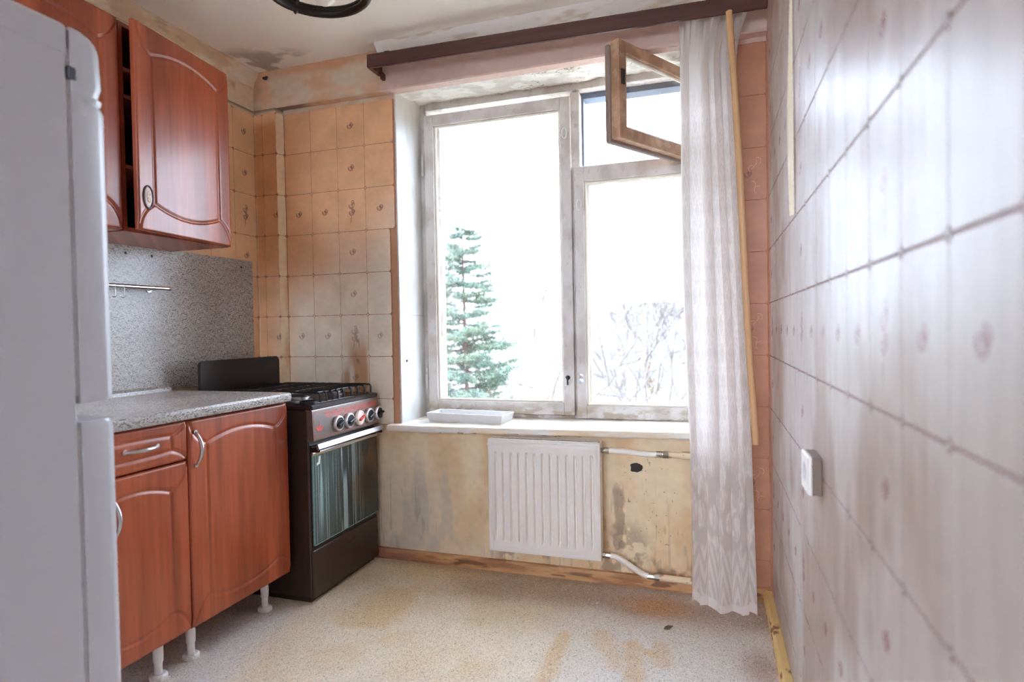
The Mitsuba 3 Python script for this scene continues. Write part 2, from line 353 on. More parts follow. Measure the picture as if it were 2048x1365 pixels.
def base_wood(p, n, uv):
    g = fbm(p.x * 8, p.y * 30, p.z * 30, octaves=4)
    c = mix(srgb(196, 150, 102), srgb(160, 110, 70), smoothstep(0.4, 0.66, g))
    c = mix(c, srgb(104, 62, 44), 0.75 * smoothstep(0.54, 0.64, fbm(p.x * 9, p.y * 20, p.z * 36, octaves=4)) * smoothstep(0.042, 0.03, p.z))
    return mix(c, srgb(150, 100, 92), 0.6 * smoothstep(0.9, 0.75, p.x))
mat('baseboard', proc(base_wood), rough=0.45)
mat('baseboard_yellow', proc(lambda p, n, uv: mix(mix(srgb(226, 196, 136), srgb(206, 176, 116), noise(p.x * 20, p.y * 12, p.z * 20)), srgb(130, 70, 50), 0.85 * smoothstep(0.60, 0.68, fbm(p.x * 26, p.y * 16, p.z * 26)))), rough=0.45)

def cherry(p, n, uv):
    g = fbm(p.x * 16 + p.y * 16, p.z * 1.3, 3.0, octaves=4)
    s = noise(p.x * 150 + p.y * 150, p.z * 5.0, 1.0)
    c = mix(srgb(166, 84, 54), srgb(138, 64, 42), smoothstep(0.3, 0.72, g))
    return c * (0.90 + 0.16 * s)
mat('cherry', proc(cherry), rough=0.26, spec=0.6)
mat('cherry_dark', proc(lambda p, n, uv: cherry(p, n, uv) * 0.85), rough=0.4)
mat('interior_dark', srgb(52, 34, 28), rough=0.6)
mat('carcass_edge', srgb(170, 110, 84), rough=0.5)

def granite(p, n, uv):
    s = 420.0
    a = noise(p.x * s, p.y * s, p.z * s)
    b = noise(p.x * s * 0.55, p.y * s * 0.55, p.z * s * 0.55 + 40)
    c = mix(srgb(162, 159, 156), srgb(216, 212, 207), smoothstep(0.5, 0.72, a))
    c = mix(c, srgb(64, 62, 62), 0.8 * smoothstep(0.58, 0.72, b))
    return mix(c, srgb(120, 108, 98), 0.35 * noise(p.x * 9, p.y * 9, p.z * 9))
mat('granite', proc(granite), rough=0.27, spec=0.9)

mat('enamel_brown', srgb(60, 48, 42), rough=0.34, spec=0.5)
mat('enamel_dark', srgb(42, 33, 34), rough=0.22, spec=0.5)
mat('black_iron', srgb(24, 24, 27), rough=0.35)
mat('black_plastic', srgb(22, 22, 24), rough=0.3)
mat('chrome', (0.78, 0.79, 0.82), rough=0.16, metal=1.0)
mat('steel', (0.62, 0.62, 0.63), rough=0.30, metal=1.0)
mat('alu', (0.50, 0.50, 0.52), rough=0.42, metal=1.0)
mat('knob_rim', (0.82, 0.82, 0.84), rough=0.34, metal=0.75)
mat('brass_nut', (0.45, 0.41, 0.35), rough=0.35, metal=1.0)
mat('white_plastic', srgb(236, 236, 234), rough=0.3)
mat('socket_box', srgb(120, 104, 92), rough=0.5)  # shaded sides of the white socket, the shadow painted in as grey brown
mat('tray', srgb(214, 214, 212), rough=0.4)
mat('knob_white', srgb(240, 226, 218), rough=0.35)
def glass_smear_glare(p, n, uv):
    st = smoothstep(0.50, 0.72, noise(p.y * 60, p.z * 3.0, 2.0)) * smoothstep(0.3, 0.6, noise(p.y * 12, p.z * 2.0, 5.0)) * smoothstep(-0.16, -0.36, p.y)
    st = dr.maximum(st, 0.55 * smoothstep(0.52, 0.8, noise(p.y * 170, p.z * 2.2, 12.0)) * smoothstep(-0.10, -0.30, p.y) * smoothstep(0.35, 0.6, noise(p.y * 30, p.z * 5.0, 15.0)))
    c = mix(srgb(50, 56, 54), srgb(176, 206, 208), 0.85 * st)
    c = mix(c, srgb(120, 150, 150), 0.3 * smoothstep(-0.25, -0.5, p.y))  # reflection toward the left, painted into the glass colour
    br = smoothstep(0.45, 0.65, fbm(p.y * 14, p.z * 8, 3.0)) * soft_ell(p.y, p.z, -0.17, 0.49, 0.13, 0.13, 0.7)
    c = mix(c, srgb(116, 84, 44), 0.6 * br)  # brown glare painted into the glass colour
    win = soft_ell(p.y, p.z, -0.13, 0.42, 0.06, 0.09, 0.6)
    return mix(c, srgb(34, 30, 26), 0.7 * win)
mat('oven_glass', proc(glass_smear_glare), rough=0.12, spec=0.6)
mat('glass_edge', srgb(110, 160, 160), rough=0.2)
mat('panel_alu', srgb(112, 102, 96), rough=0.36, metal=0.4)
mat('print_red', srgb(206, 66, 50), rough=0.5)
mat('white_enamel', srgb(222, 214, 206), rough=0.28, spec=0.5)
mat('pipe_white', srgb(236, 230, 218), rough=0.35)
def pipe_old(p, n, uv): return mix(srgb(226, 204, 172), srgb(150, 110, 84), 0.7 * smoothstep(0.6, 0.7, fbm(p.x * 30, p.y * 40, p.z * 40)))
mat('pipe_old', proc(pipe_old), rough=0.5)
mat('fridge_white', srgb(180, 179, 183), rough=0.32, spec=0.5)
mat('gasket', srgb(206, 208, 212), rough=0.6)
mat('dark_grey', srgb(70, 74, 84), rough=0.5)
def valance_c(p, n, uv):
    return mix(srgb(96, 58, 54), srgb(70, 40, 38), fbm(p.x * 5, p.y * 60, p.z * 60))
mat('valance', proc(valance_c), rough=0.4)
def stick_c(p, n, uv): return mix(srgb(214, 172, 126), srgb(196, 150, 104), fbm(p.x * 60, p.y * 60, p.z * 3))
mat('stick', proc(stick_c), rough=0.5)
mat('bronze', srgb(44, 34, 30), rough=0.35, metal=0.4)
mat('bulb', srgb(232, 226, 214), rough=0.2, spec=0.6)
mat('torn_paper', srgb(236, 228, 204), rough=0.8)
mat('hole_dark', srgb(62, 54, 50), rough=0.9)
mat('chip_white', srgb(240, 236, 228), rough=0.8)
mat('leaf', srgb(92, 96, 62), rough=0.7)
mat('pewter', srgb(84, 72, 76), rough=0.35)
mat('cameo', srgb(232, 218, 214), rough=0.4)

def lace(p, n, uv):
    # uv in metres across and down the cloth
    u, v = uv.x, uv.y
    a = u * 14 + 0.0
    da = dr.abs(a - dr.floor(a) - 0.5)
    dv = dr.abs(v * 9 - dr.floor(v * 9) - 0.5)
    dia = dr.abs(da + dv - 0.5)
    line = 1 - smoothstep(0.05, 0.16, dia)
    body = 1 - 0.5 * smoothstep(0.2, 0.5, da + dv)
    dense = 0.52 + 0.13 * line + 0.30 * body * noise(u * 260, v * 200) + 0.06 * noise(u * 3.0, v * 90)
    # flowers and zigzag near the hem (v: 0 at the hem)
    f1, f2, fr = voronoi(u * 8, v * 8)
    fl = smoothstep(0.62, 0.40, f1 + 0.22 * noise(u * 60, v * 60)) * (0.35 + 0.65 * smoothstep(0.3, 0.7, noise(u * 90, v * 45, 3.0)))
    low = smoothstep(0.62, 0.52, v)
    zz = dr.abs(u * 4.5 - dr.floor(u * 4.5) - 0.5) * 0.34
    w = v + zz
    z = smoothstep(0.4, 0.6, dr.abs(w * 11 - dr.floor(w * 11) - 0.5) * 2)
    zb = smoothstep(0.26, 0.22, v)
    dense = dense * (1 - low) + low * (0.58 + 0.36 * dr.minimum(fl, 1.0))
    dense = dense * (1 - zb) + zb * (0.64 + 0.24 * z)
    dense = dr.maximum(dense, smoothstep(0.05, 0.035, v))
    top = smoothstep(1.9, 2.1, v)
    dense = dense * (1 - top) + 0.55 * top
    return mix(srgb(176, 164, 158), srgb(252, 248, 244), dr.clip(dense, 0, 1))
scene['m_lace'] = {'type': 'principledthin', 'base_color': proc(lace), 'roughness': 0.7, 'diff_trans': 0.85, 'spec_trans': 0.0, 'eta': 1.3}

# outdoors
mat('needles', proc(lambda p, n, uv: mix(srgb(80, 102, 92), srgb(106, 120, 98), noise(p.x * 2.5, p.y * 2.5, p.z * 2.5))), rough=0.8)
mat('bark', srgb(96, 82, 76), rough=0.9)
mat('bark_red', srgb(100, 82, 76), rough=0.9)
mat('twig', srgb(96, 90, 86), rough=0.9)
mat('ground_out', proc(lambda p, n, uv: mix(srgb(124, 122, 108), srgb(130, 129, 122), fbm(p.x * 0.1, p.y * 0.1, 1.0))), rough=0.95)
mat('house_pale', srgb(150, 148, 145), rough=0.9)
mat('house_roof', srgb(124, 118, 116), rough=0.9)
mat('house_pane', srgb(104, 106, 116), rough=0.3)
mat('bush', srgb(104, 92, 78), rough=0.95)

# ------------------------------------------------------------------ room shell
XL, W, H = -0.025, 2.435, 2.465
YF = -6.2                                   # wall behind the camera
WX0, WX1, WZ0, WZ1 = 0.768, 2.20, 0.64, 2.295   # window opening
RD = 0.28                                   # depth of the reveal to the frame
ROW0, ROWH = 0.161, 0.209
BEAM, BZ = 0.05, 2.272

struct('floor', rbox(XL - 0.3, W + 0.3, YF - 0.3, 0.35, -0.2, 0.0), 'm_floor')
struct('ceiling', rbox(XL - 0.3, W + 0.3, YF - 0.3, 0.35, H, H + 0.2), 'm_ceiling')
# back wall: four blocks around the opening + pilaster + beam
wb = cat(rbox(XL - 0.3, WX0, 0.0016, 0.5, 0.0, H), rbox(WX1, W + 0.3, 0.0016, 0.5, 0.0, H), rbox(WX0, WX1, 0.0016, 0.5, 0.0, WZ0), rbox(WX0, WX1, 0.0016, 0.5, WZ1 + 0.03, H))
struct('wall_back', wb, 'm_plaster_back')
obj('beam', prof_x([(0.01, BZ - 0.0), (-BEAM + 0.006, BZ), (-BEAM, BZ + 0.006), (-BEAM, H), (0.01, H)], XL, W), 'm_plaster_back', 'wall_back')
PX, PD = 0.112, BEAM
obj('pilaster', ext([(XL, 0.01), (XL, -PD + 0.0016), (PX - 0.0016, -PD + 0.0016), (PX + 0.0124, 0.01)], 2.249), 'm_joint_warm', 'wall_back')
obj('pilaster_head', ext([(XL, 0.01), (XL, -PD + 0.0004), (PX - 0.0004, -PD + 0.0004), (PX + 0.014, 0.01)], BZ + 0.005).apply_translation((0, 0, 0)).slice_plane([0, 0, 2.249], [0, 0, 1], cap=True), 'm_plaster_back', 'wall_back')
# joint backing behind the papered tiles
obj('joint_backing', rbox(0.12, WX0 - 0.001, 0.0, 0.01, 0.66, 2.247), 'm_joint_warm', 'wall_back')
obj('joint_backing', rbox(WX1 + 0.001, W, 0.0, 0.01, 0.05, 2.252), 'm_joint_warm', 'wall_back')
# reveal linings
obj('reveal_lining', rbox(WX0 - 0.004, WX0 + 0.006, 0.001, RD + 0.14, WZ0, WZ1 + 0.02, 0.001), 'm_reveal', 'wall_back')
obj('reveal_lining', rbox(WX1 - 0.006, WX1 + 0.004, 0.001, RD + 0.14, WZ0, WZ1 + 0.02, 0.001), 'm_reveal', 'wall_back')
def head(u, v):
    x = WX0 + (WX1 - WX0) * u
    y = -BEAM + 0.004 + (RD + BEAM + 0.1) * v
    q = np.stack([x * 14, y * 16, np.full_like(x, 3.0)], -1)
    z = BZ + 0.002 + (WZ1 - BZ + 0.012) * np.clip(v * 1.25, 0, 1) + 0.020 * (meshkit.fbm(q, 4, 5) - 0.5) + 0.007 * (meshkit.fbm(q * 4, 3, 9) - 0.5)
    z = np.where(v < 0.02, BZ + 0.004, z)
    return np.stack([x, y, z], -1)
obj('screw', lathe([(0, 0), (0.007, 0), (0.005, 0.004), (0, 0.005)], 12, (WX0 + 0.006, 0.06, 0.972), 'x'), 'm_black_iron', 'wall_back', smooth=40, label='dark screw head in the white window reveal')
hm, huv = grid(160, 44, head)
obj('peeling_plaster', hm, 'm_crust', 'wall_back', smooth=True)
obj('lintel', rbox(WX0 - 0.02, WX1 + 0.02, -0.03, 0.5, WZ1 + 0.034, H), 'm_crust', 'wall_back')

struct('wall_left', rbox(XL - 0.3, XL, YF - 0.3, 0.3, 0.0, H), 'm_plaster_back')
obj('joint_backing', rbox(XL - 0.01, XL + 0.0002, -1.7, -PD, 0.95, 2.251), 'm_joint_warm', 'wall_left')
struct('wall_right', rbox(W + 0.0016, W + 0.3, YF - 0.3, 0.3, 0.0, H), 'm_joint_right')
# front wall behind the camera with a wide high opening, added unseen as fill light
DX0, DX1, DZ0, DZ1 = 0.05, 2.38, 1.50, 2.44
struct('wall_front', cat(rbox(XL - 0.3, DX0, YF - 0.3, YF, 0, H), rbox(DX1, W + 0.3, YF - 0.3, YF, 0, H), rbox(DX0, DX1, YF - 0.3, YF, DZ1, H), rbox(DX0, DX1, YF - 0.3, YF, 0, DZ0)), 'm_room_wall')

# tiles of the papered walls: octagons 1.6 mm proud
def octo(w, h, c=0.008, j=0.0013, jx=None, e=0.0003, t=0.0012, kind=0, u0=0.0, u1=1.0, v0=0.0, v1=1.0, clip=(1, 1, 1, 1)):
    jx = j if jx is None else jx
    x0, x1, y0, y1 = jx, w - jx, j, h - j
    def poly(d):
        a = []
        for (cx, cy, on, sx, sy) in ((x0, y0, clip[0], 1, 1), (x1, y0, clip[1], -1, 1), (x1, y1, clip[2], -1, -1), (x0, y1, clip[3], 1, -1)):
            k = c if on else 0.001
            A, B = (cx + sx * d, cy + sy * (k + 0.4 * d)), (cx + sx * (k + 0.4 * d), cy + sy * d)
            a += [A, B] if (sx * sy) > 0 else [B, A]
        return np.array(a)
    bot, top = poly(0.0), poly(e * 1.4)
    n = len(bot)
    V = np.vstack([np.c_[bot, np.full(n, -0.001)], np.c_[bot, np.full(n, t - e)], np.c_[top, np.full(n, t)], [[w / 2, h / 2, t]]])
    F = []
    for i in range(n):
        k = (i + 1) % n
        F += [[i, k, n + k], [i, n + k, n + i], [n + i, n + k, 2 * n + k], [n + i, 2 * n + k, 2 * n + i], [2 * n + i, 2 * n + k, 3 * n]]
    uv = np.stack([u0 + (u1 - u0) * np.clip(V[:, 0] / w, 0.0, 1) + 2 * kind, v0 + (v1 - v0) * V[:, 1] / h], 1)
    return trimesh.Trimesh(V, np.array(F), process=False), uv
tile_cache = {}
def tile_at(parent, F, o, w, h, m, kind=0, full=0.156, u0=0.0, u1=1.0, v0=0.0, v1=1.0):
    k = (round(w, 4), round(h, 4), m, kind, u0, u1, v0, v1)
    if k not in tile_cache:
        me, uv = octo(w, h, j=0.0021 if m == 'm_paper_right' else 0.0013, jx=0.0010, kind=kind, u0=u0, u1=u1, v0=v0, v1=v1)
        tile_cache[k] = mikit.ply(me, m, smooth=False, uv=uv)
    return obj('tile', tile_cache[k], m, parent, to_world=T(frame(F, o).tolist()))

rows = [(0.0, ROW0)] + [(ROW0 + ROWH * k, ROW0 + ROWH * (k + 1)) for k in range(10)]
def rowmod(z0): return int(round((z0 - ROW0) / ROWH)) % 3 == 1        # every third row has a motif in each tile (rows 1, 4, 7)
# back wall, left of the window (recess)
cols = [0.1265 + 0.1568 * k for k in range(5)]
for z0, z1 in rows:
    if z1 < 0.70: continue
    if z0 < 0.66: z0 = 0.662
    for k in range(4):
        x0, x1 = cols[k], cols[k + 1]
        kind = 2 if (k == 2 and rowmod(z0)) else 1 if (k == 2 or rowmod(z0)) else 0
        if k == 3 and z1 < 1.65: x1 = x1 - 0.024
        if k == 3 and z1 >= 1.65: x1 = x1 + 0.004
        tile_at('wall_back', FY, (x0, 0.0, z0), x1 - x0, z1 - z0, 'm_paper_warm', kind)
# pilaster: front face and its return
for z0, z1 in rows:
    if z1 < 0.70: continue
    tile_at('wall_back', FY, (XL + 0.001, -PD + 0.0016, z0), 0.052, z1 - z0, 'm_paper_warm', 0)
    me, uv = None, None
    tile_at('wall_back', FY, (XL + 0.053, -PD + 0.0016, z0), PX - XL - 0.053, z1 - z0, 'm_paper_warm', 1 if rowmod(z0) else 0, u0=0.0, u1=0.55)
    a = math.atan2(0.0124 + 0.0, PD)
    R = np.array([[math.sin(a), 0, math.cos(a), 0], [math.cos(a), 0, -math.sin(a), 0], [0, 1, 0, 0], [0, 0, 0, 1.0]])
    tile_at('wall_back', R, (PX - 0.0016, -PD + 0.002, z0), PD, z1 - z0, 'm_paper_pale', 0)
# left wall above the splashback, below the cornice
ys = [-PD - 0.147] + [-PD - 0.147 - 0.1568 * k for k in range(1, 8)]
for z0, z1 in rows:
    if z0 < 0.9: continue
    tile_at('wall_left', FX, (XL, ys[0], z0), 0.147, z1 - z0, 'm_paper_warm', 2 if rowmod(z0) else 1)
    for k in range(1, 4):
        if z0 < 1.3: continue
        if z0 > 1.6 and k > 2: continue
        tile_at('wall_left', FX, (XL, ys[k], z0), 0.1568, z1 - z0, 'm_paper_warm', 1 if rowmod(z0) else 0)
# strip of the back wall right of the window
for z0, z1 in rows:
    if z0 < 0.1:
        tile_at('wall_back', FY, (WX1 + 0.002, 0.0, 0.05), 0.09, z1 - 0.05, 'm_paper_warm', 0)
        tile_at('wall_back', FY, (WX1 + 0.092, 0.0, 0.05), W - WX1 - 0.094, z1 - 0.05, 'm_paper_warm', 0); continue
    tile_at('wall_back', FY, (WX1 + 0.002, 0.0, z0), 0.09, z1 - z0, 'm_paper_warm', 0)
    tile_at('wall_back', FY, (WX1 + 0.092, 0.0, z0), W - WX1 - 0.094, z1 - z0, 'm_paper_warm', 3 if rowmod(z0) else 0)
# right wall
yR = -1.3029
re = [0.0] + [yR + 0.156 * 8 - 0.156 * k for k in range(0, 17)]
for z0, z1 in rows + [(ROW0 + ROWH * 10, H)]:
    for k in range(len(re) - 1):
        y0, y1 = re[k], re[k + 1]
        if y1 < -2.62: continue
        kk = k - 1
        always = kk % 5 == 0
        kind = 2 if (always and rowmod(z0)) else 1 if (always or rowmod(z0)) else 0
        if k == 0: kind = 0
        if z1 > H - 0.001: kind = 0
        z1c = z1 - (0.0005 if z1 > H - 0.001 else 0)
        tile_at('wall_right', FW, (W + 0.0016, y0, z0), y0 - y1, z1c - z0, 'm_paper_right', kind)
# small corner diamonds between the tiles
dm = trimesh.Trimesh(np.array([[0.0062, 0, 0.0012], [0, 0.0062, 0.0012], [-0.0062, 0, 0.0012], [0, -0.0062, 0.0012], [0, 0, 0.0019]]), np.array([[0, 1, 4], [1, 2, 4], [2, 3, 4], [3, 0, 4]]), process=False)
duv = np.full((5, 2), 0.02)
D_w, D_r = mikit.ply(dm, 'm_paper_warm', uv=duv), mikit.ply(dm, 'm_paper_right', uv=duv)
for k in range(11):
    z = ROW0 + ROWH * k
    for y in re[1:]:
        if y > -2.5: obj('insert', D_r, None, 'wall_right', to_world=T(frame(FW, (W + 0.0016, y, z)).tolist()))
    if z > 0.9:
        for x in cols[1:4]: obj('insert', D_w, None, 'wall_back', to_world=T(frame(FY, (x, 0.0, z)).tolist()))

# bare painted strip at the right end of the recess where a column of paper has come off
obj('torn_edge', rbox(0.736, WX0 - 0.002, -0.0012, 0.002, 0.66, 1.62, 0.0005), 'm_torn_brown', 'wall_back')
# hole knocked into the wall by the heating pipe
ang = np.linspace(0, 2 * PI, 15)[:-1]
hp = [(1.900 + (0.027 + 0.004 * math.sin(3 * a + 1) + rng.uniform(-0.003, 0.003)) * math.cos(a), 0.512 + (0.024 + 0.003 * math.cos(2 * a) + rng.uniform(-0.003, 0.003)) * math.sin(a)) for a in ang]
hv = [[x, -0.0002, z] for x, z in hp] + [[1.9 + (x - 1.9) * 0.6, 0.0012, 0.512 + (z - 0.512) * 0.6] for x, z in hp] + [[1.897, 0.0014, 0.512]]
hf = []
for i in range(14):
    k = (i + 1) % 14
    hf += [[i, k, 14 + k], [i, 14 + k, 14 + i], [14 + i, 14 + k, 28]]
obj('hole', trimesh.Trimesh(np.array(hv), np.array(hf), process=False), 'm_hole_dark', 'wall_back')

# cornice, cove, baseboards
struct('trim_1', prof_y([(XL, 2.388), (XL + 0.008, 2.39), (XL + 0.012, 2.412), (XL + 0.034, 2.443), (XL + 0.040, H - 0.0005), (XL, H - 0.0005)], -2.6, -BEAM), 'm_cornice')
labels['trim_1'].update(label='dirty plaster cove between the left wall and the ceiling')
struct('trim_2', prof_x([(-BEAM, 2.405), (-0.062, 2.405), (-0.10, 2.43), (-0.135, H - 0.0005), (-BEAM, H - 0.0005)], 0.74, W - 0.001), 'm_cove_white', smooth=25)
labels['trim_2'].update(label='white plaster moulding on the ceiling above the brown curtain pelmet')
struct('baseboard_back', prof_x([(0.0, 0.0), (-0.022, 0.0), (-0.022, 0.035), (-0.014, 0.048), (0.0, 0.05)], 0.13, W - 0.002), 'm_baseboard')
struct('baseboard_right', prof_y([(W + 0.0, 0.0), (W - 0.030, 0.0), (W - 0.030, 0.038), (W - 0.022, 0.05), (W + 0.0, 0.052)], -2.6, -0.0225), 'm_baseboard_yellow')

# ------------------------------------------------------------------ window
win = thing('window_1', 'old white painted wooden window with a wide left sash and an open vent at the upper right', None, None, 'structure')
FY0, FY1 = RD - 0.02, RD + 0.05         # inner frame depth
def ring_frame(x0, x1, z0, z1, wl, wr, wb_, wt, y0, y1, b=0.003):
    return cat(rbox(x0, x0 + wl, y0, y1, z0, z1, b), rbox(x1 - wr, x1, y0, y1, z0, z1, b), rbox(x0 + wl - 0.001, x1 - wr + 0.001, y0 + 0.0005, y1 - 0.0005, z0, z0 + wb_, b), rbox(x0 + wl - 0.001, x1 - wr + 0.001, y0 + 0.0005, y1 - 0.0005, z1 - wt, z1, b))
MX = 1.59      # meeting line
TZ0, TZ1 = 1.835, 1.895   # transom below the vent
obj('outer_frame', cat(ring_frame(WX0 + 0.004, WX1 - 0.004, 0.672, WZ1 + 0.02, 0.035, 0.04, 0.02, 0.045, FY0, FY1), rbox(1.578, 1.622, FY0 + 0.004, FY1, 0.68, 2.26, 0.003)), 'm_frame_paint', win)
def sash(name, x0, x1, z0, z1, st, wb_, wt, y0, y1, m, pane_m='m_pane', wr=None):
    s = obj(name, ring_frame(x0, x1, z0, z1, st, wr or st, wb_, wt, y0, y1), m, win)
    g0, g1, h0, h1 = x0 + st, x1 - (wr or st), z0 + wb_, z1 - wt
    be = 0.012
    obj('bead', ring_frame(g0 - 0.001, g1 + 0.001, h0 - 0.001, h1 + 0.001, be, be, be, be, y0 + 0.012, y0 + 0.026, 0.004), 'm_putty', s)
    ym = y0 + 0.03
    obj('pane', trimesh.Trimesh([[g0 - 0.004, ym, h0 - 0.004], [g1 + 0.004, ym, h0 - 0.004], [g1 + 0.004, ym, h1 + 0.004], [g0 - 0.004, ym, h1 + 0.004]], [[0, 1, 2], [0, 2, 3]], process=False), pane_m, s)
    return s
sl = sash('sash', 0.806, 1.583, 0.695, 2.236, 0.052, 0.062, 0.056, RD - 0.045, RD + 0.0, 'm_sash_paint')
labels[sl] = {'label': 'wide left window sash with a single pane'}
sr = sash('sash', 1.596, 2.165, 0.683, 1.893, 0.048, 0.062, 0.072, RD - 0.045, RD + 0.0, 'm_sash_paint')
labels[sr] = {'label': 'narrower right window sash below the vent'}
# outer (second) glazing, fixed
OY0, OY1 = RD + 0.075, RD + 0.12
so = obj('outer_sash', cat(ring_frame(0.79, 1.60, 0.67, 2.30, 0.05, 0.05, 0.06, 0.06, OY0, OY1)), 'm_frame_paint', win)
obj('pane', trimesh.Trimesh([[0.835, OY0 + 0.02, 0.72], [1.555, OY0 + 0.02, 0.72], [1.555, OY0 + 0.02, 2.25], [0.835, OY0 + 0.02, 2.25]], [[0, 1, 2], [0, 2, 3]], process=False), 'm_pane', so)
so = obj('outer_sash', cat(ring_frame(1.60, 2.19, 0.67, 1.89, 0.045, 0.05, 0.06, 0.06, OY0, OY1)), 'm_frame_paint', win)
obj('pane', trimesh.Trimesh([[1.64, OY0 + 0.02, 0.72], [2.145, OY0 + 0.02, 0.72], [2.145, OY0 + 0.02, 1.84], [1.64, OY0 + 0.02, 1.84]], [[0, 1, 2], [0, 2, 3]], process=False), 'm_pane', so)
obj('vent_box', cat(rbox(1.60, 1.632, FY1 - 0.01, OY1, 1.88, 2.30, 0.002), rbox(1.60, 2.19, FY1 - 0.01, OY1, 2.243, 2.30, 0.002), rbox(2.15, 2.19, FY1 - 0.01, OY1, 1.88, 2.30, 0.002)), 'm_outer_frame', win, label='bluish rebate of the open vent')
# the open vent: hinged at the right, swung into the room
VH, VWD, VT = np.array([2.155, RD - 0.035]), 0.535, 0.042
vth = math.radians(59)
vd = np.array([-math.cos(vth), -math.sin(vth)])           # from the hinge to the free edge
vn = np.array([-vd[1], vd[0]])                            # thickness direction
if vn[1] > 0 or vn[0] < 0: pass
def vent_map(m):
    """local: u from the hinge (0) to the free edge, y thickness, z up"""
    m = m.copy(); v = m.vertices.copy()
    xy = VH[None] + v[:, :1] * vd[None] + v[:, 1:2] * np.array([math.sin(vth), -math.cos(vth)])[None] * -1
    m.vertices = np.c_[xy, v[:, 2]]
    m.invert() if np.linalg.det(np.array([[vd[0], -math.sin(vth), 0], [vd[1], math.cos(vth), 0], [0, 0, 1]])) < 0 else None
    return m
vz0, vz1 = 1.872, 2.262
vs = obj('vent_sash', vent_map(cat(ring_frame(0, VWD, vz0, vz1, 0.05, 0.05, 0.048, 0.048, 0, VT))), 'm_vent_paint', win, label='small vent sash swung open into the room')
obj('bead', vent_map(cat(ring_frame(0.048, VWD - 0.048, vz0 + 0.046, vz1 - 0.046, 0.012, 0.012, 0.012, 0.012, 0.012, 0.026, 0.003))), 'm_putty', vs)
obj('rebate', vent_map(cat(rbox(VWD - 0.012, VWD + 0.012, VT - 0.004, VT + 0.020, vz0 - 0.008, vz1 - 0.014, 0.004), rbox(0.0, VWD + 0.012, VT - 0.004, VT + 0.018, vz0 - 0.014, vz0 + 0.006, 0.004))), 'm_vent_edge', vs)
pv = trimesh.Trimesh([[0.046, 0.03, vz0 + 0.044], [VWD - 0.046, 0.03, vz0 + 0.044], [VWD - 0.046, 0.03, vz1 - 0.044], [0.046, 0.03, vz1 - 0.044]], [[0, 1, 2], [0, 2, 3]], process=False)
obj('pane', vent_map(pv), 'm_pane', vs)
obj('plate', vent_map(rbox(VWD - 0.036, VWD - 0.014, -0.004, 0.001, 2.085, 2.145, 0.001)), 'm_hole_dark', vs, label='dark latch plate')
# ironmongery
for z in (1.98, 0.87):
    obj('hinge', cat(cyl((0.799, RD - 0.05, z - 0.055), (0.799, RD - 0.05, z + 0.055), 0.007, 12), cyl((0.799, RD - 0.05, z - 0.002), (0.799, RD - 0.05, z + 0.002), 0.0085, 12)), 'm_frame_paint', win, smooth=40)
def ringlet(x, z, y=RD - 0.047):
    a = np.linspace(0, 2 * PI, 25)[:-1]
    return tube(np.stack([x + 0.011 * np.cos(a), np.full(24, y), z + 0.026 * np.sin(a)], 1), 0.0022, 8, closed=True)
obj('finger_plate', ringlet(1.553, 2.06), 'm_white_plastic', sl, smooth=True)
obj('finger_plate', ringlet(1.618, 1.71), 'm_white_plastic', sr, smooth=True)
obj('latch', cat(lathe([(0, 0), (0.011, 0), (0.011, 0.003), (0.004, 0.006), (0.004, 0.014), (0, 0.014)], 14, (1.553, RD - 0.045, 0.880), '-y'), rbox(1.549, 1.557, RD - 0.062, RD - 0.056, 0.845, 0.890, 0.002)), 'm_black_iron', sl, smooth=40)
obj('latch', cat(lathe([(0, 0), (0.014, 0), (0.013, 0.003), (0.005, 0.004), (0.003, 0.001), (0, 0.001)], 16, (1.618, RD - 0.045, 0.862), '-y'), lathe([(0, 0), (0.011, 0), (0.010, 0.003), (0.004, 0.004), (0.0, 0.001)], 16, (1.618, RD - 0.045, 0.888), '-y')), 'm_steel', sr, smooth=40)
# sill board
def sillm():
    pr = [(RD + 0.05, 0.0), (RD + 0.05, -0.034), (-0.05, -0.034), (-0.062, -0.026), (-0.064, -0.012), (-0.058, -0.003), (-0.048, 0.0)]
    m = prof_x(pr, 0.722, 2.30)
    m = trimesh.Trimesh(*trimesh.remesh.subdivide_to_size(m.vertices, m.faces, 0.08), process=False)
    v = m.vertices.copy()
    v[:, 2] += 0.668 + 0.0105 * (v[:, 0] - 0.72)
    edge = (v[:, 1] < -0.04) & (v[:, 2] < 0.655 + 0.0105 * (v[:, 0] - 0.72))
    v[edge, 2] += 0.006 * (meshkit.noise(np.c_[v[edge, 0] * 25, v[edge, 0] * 0, v[edge, 0] * 0]) - 0.5)
    # keep the board clear of the wall beside the opening
    m.vertices = v
    return m
obj('sill', sillm(), 'm_sill', win, label='thick white sill board with a worn chipped edge', smooth=35)

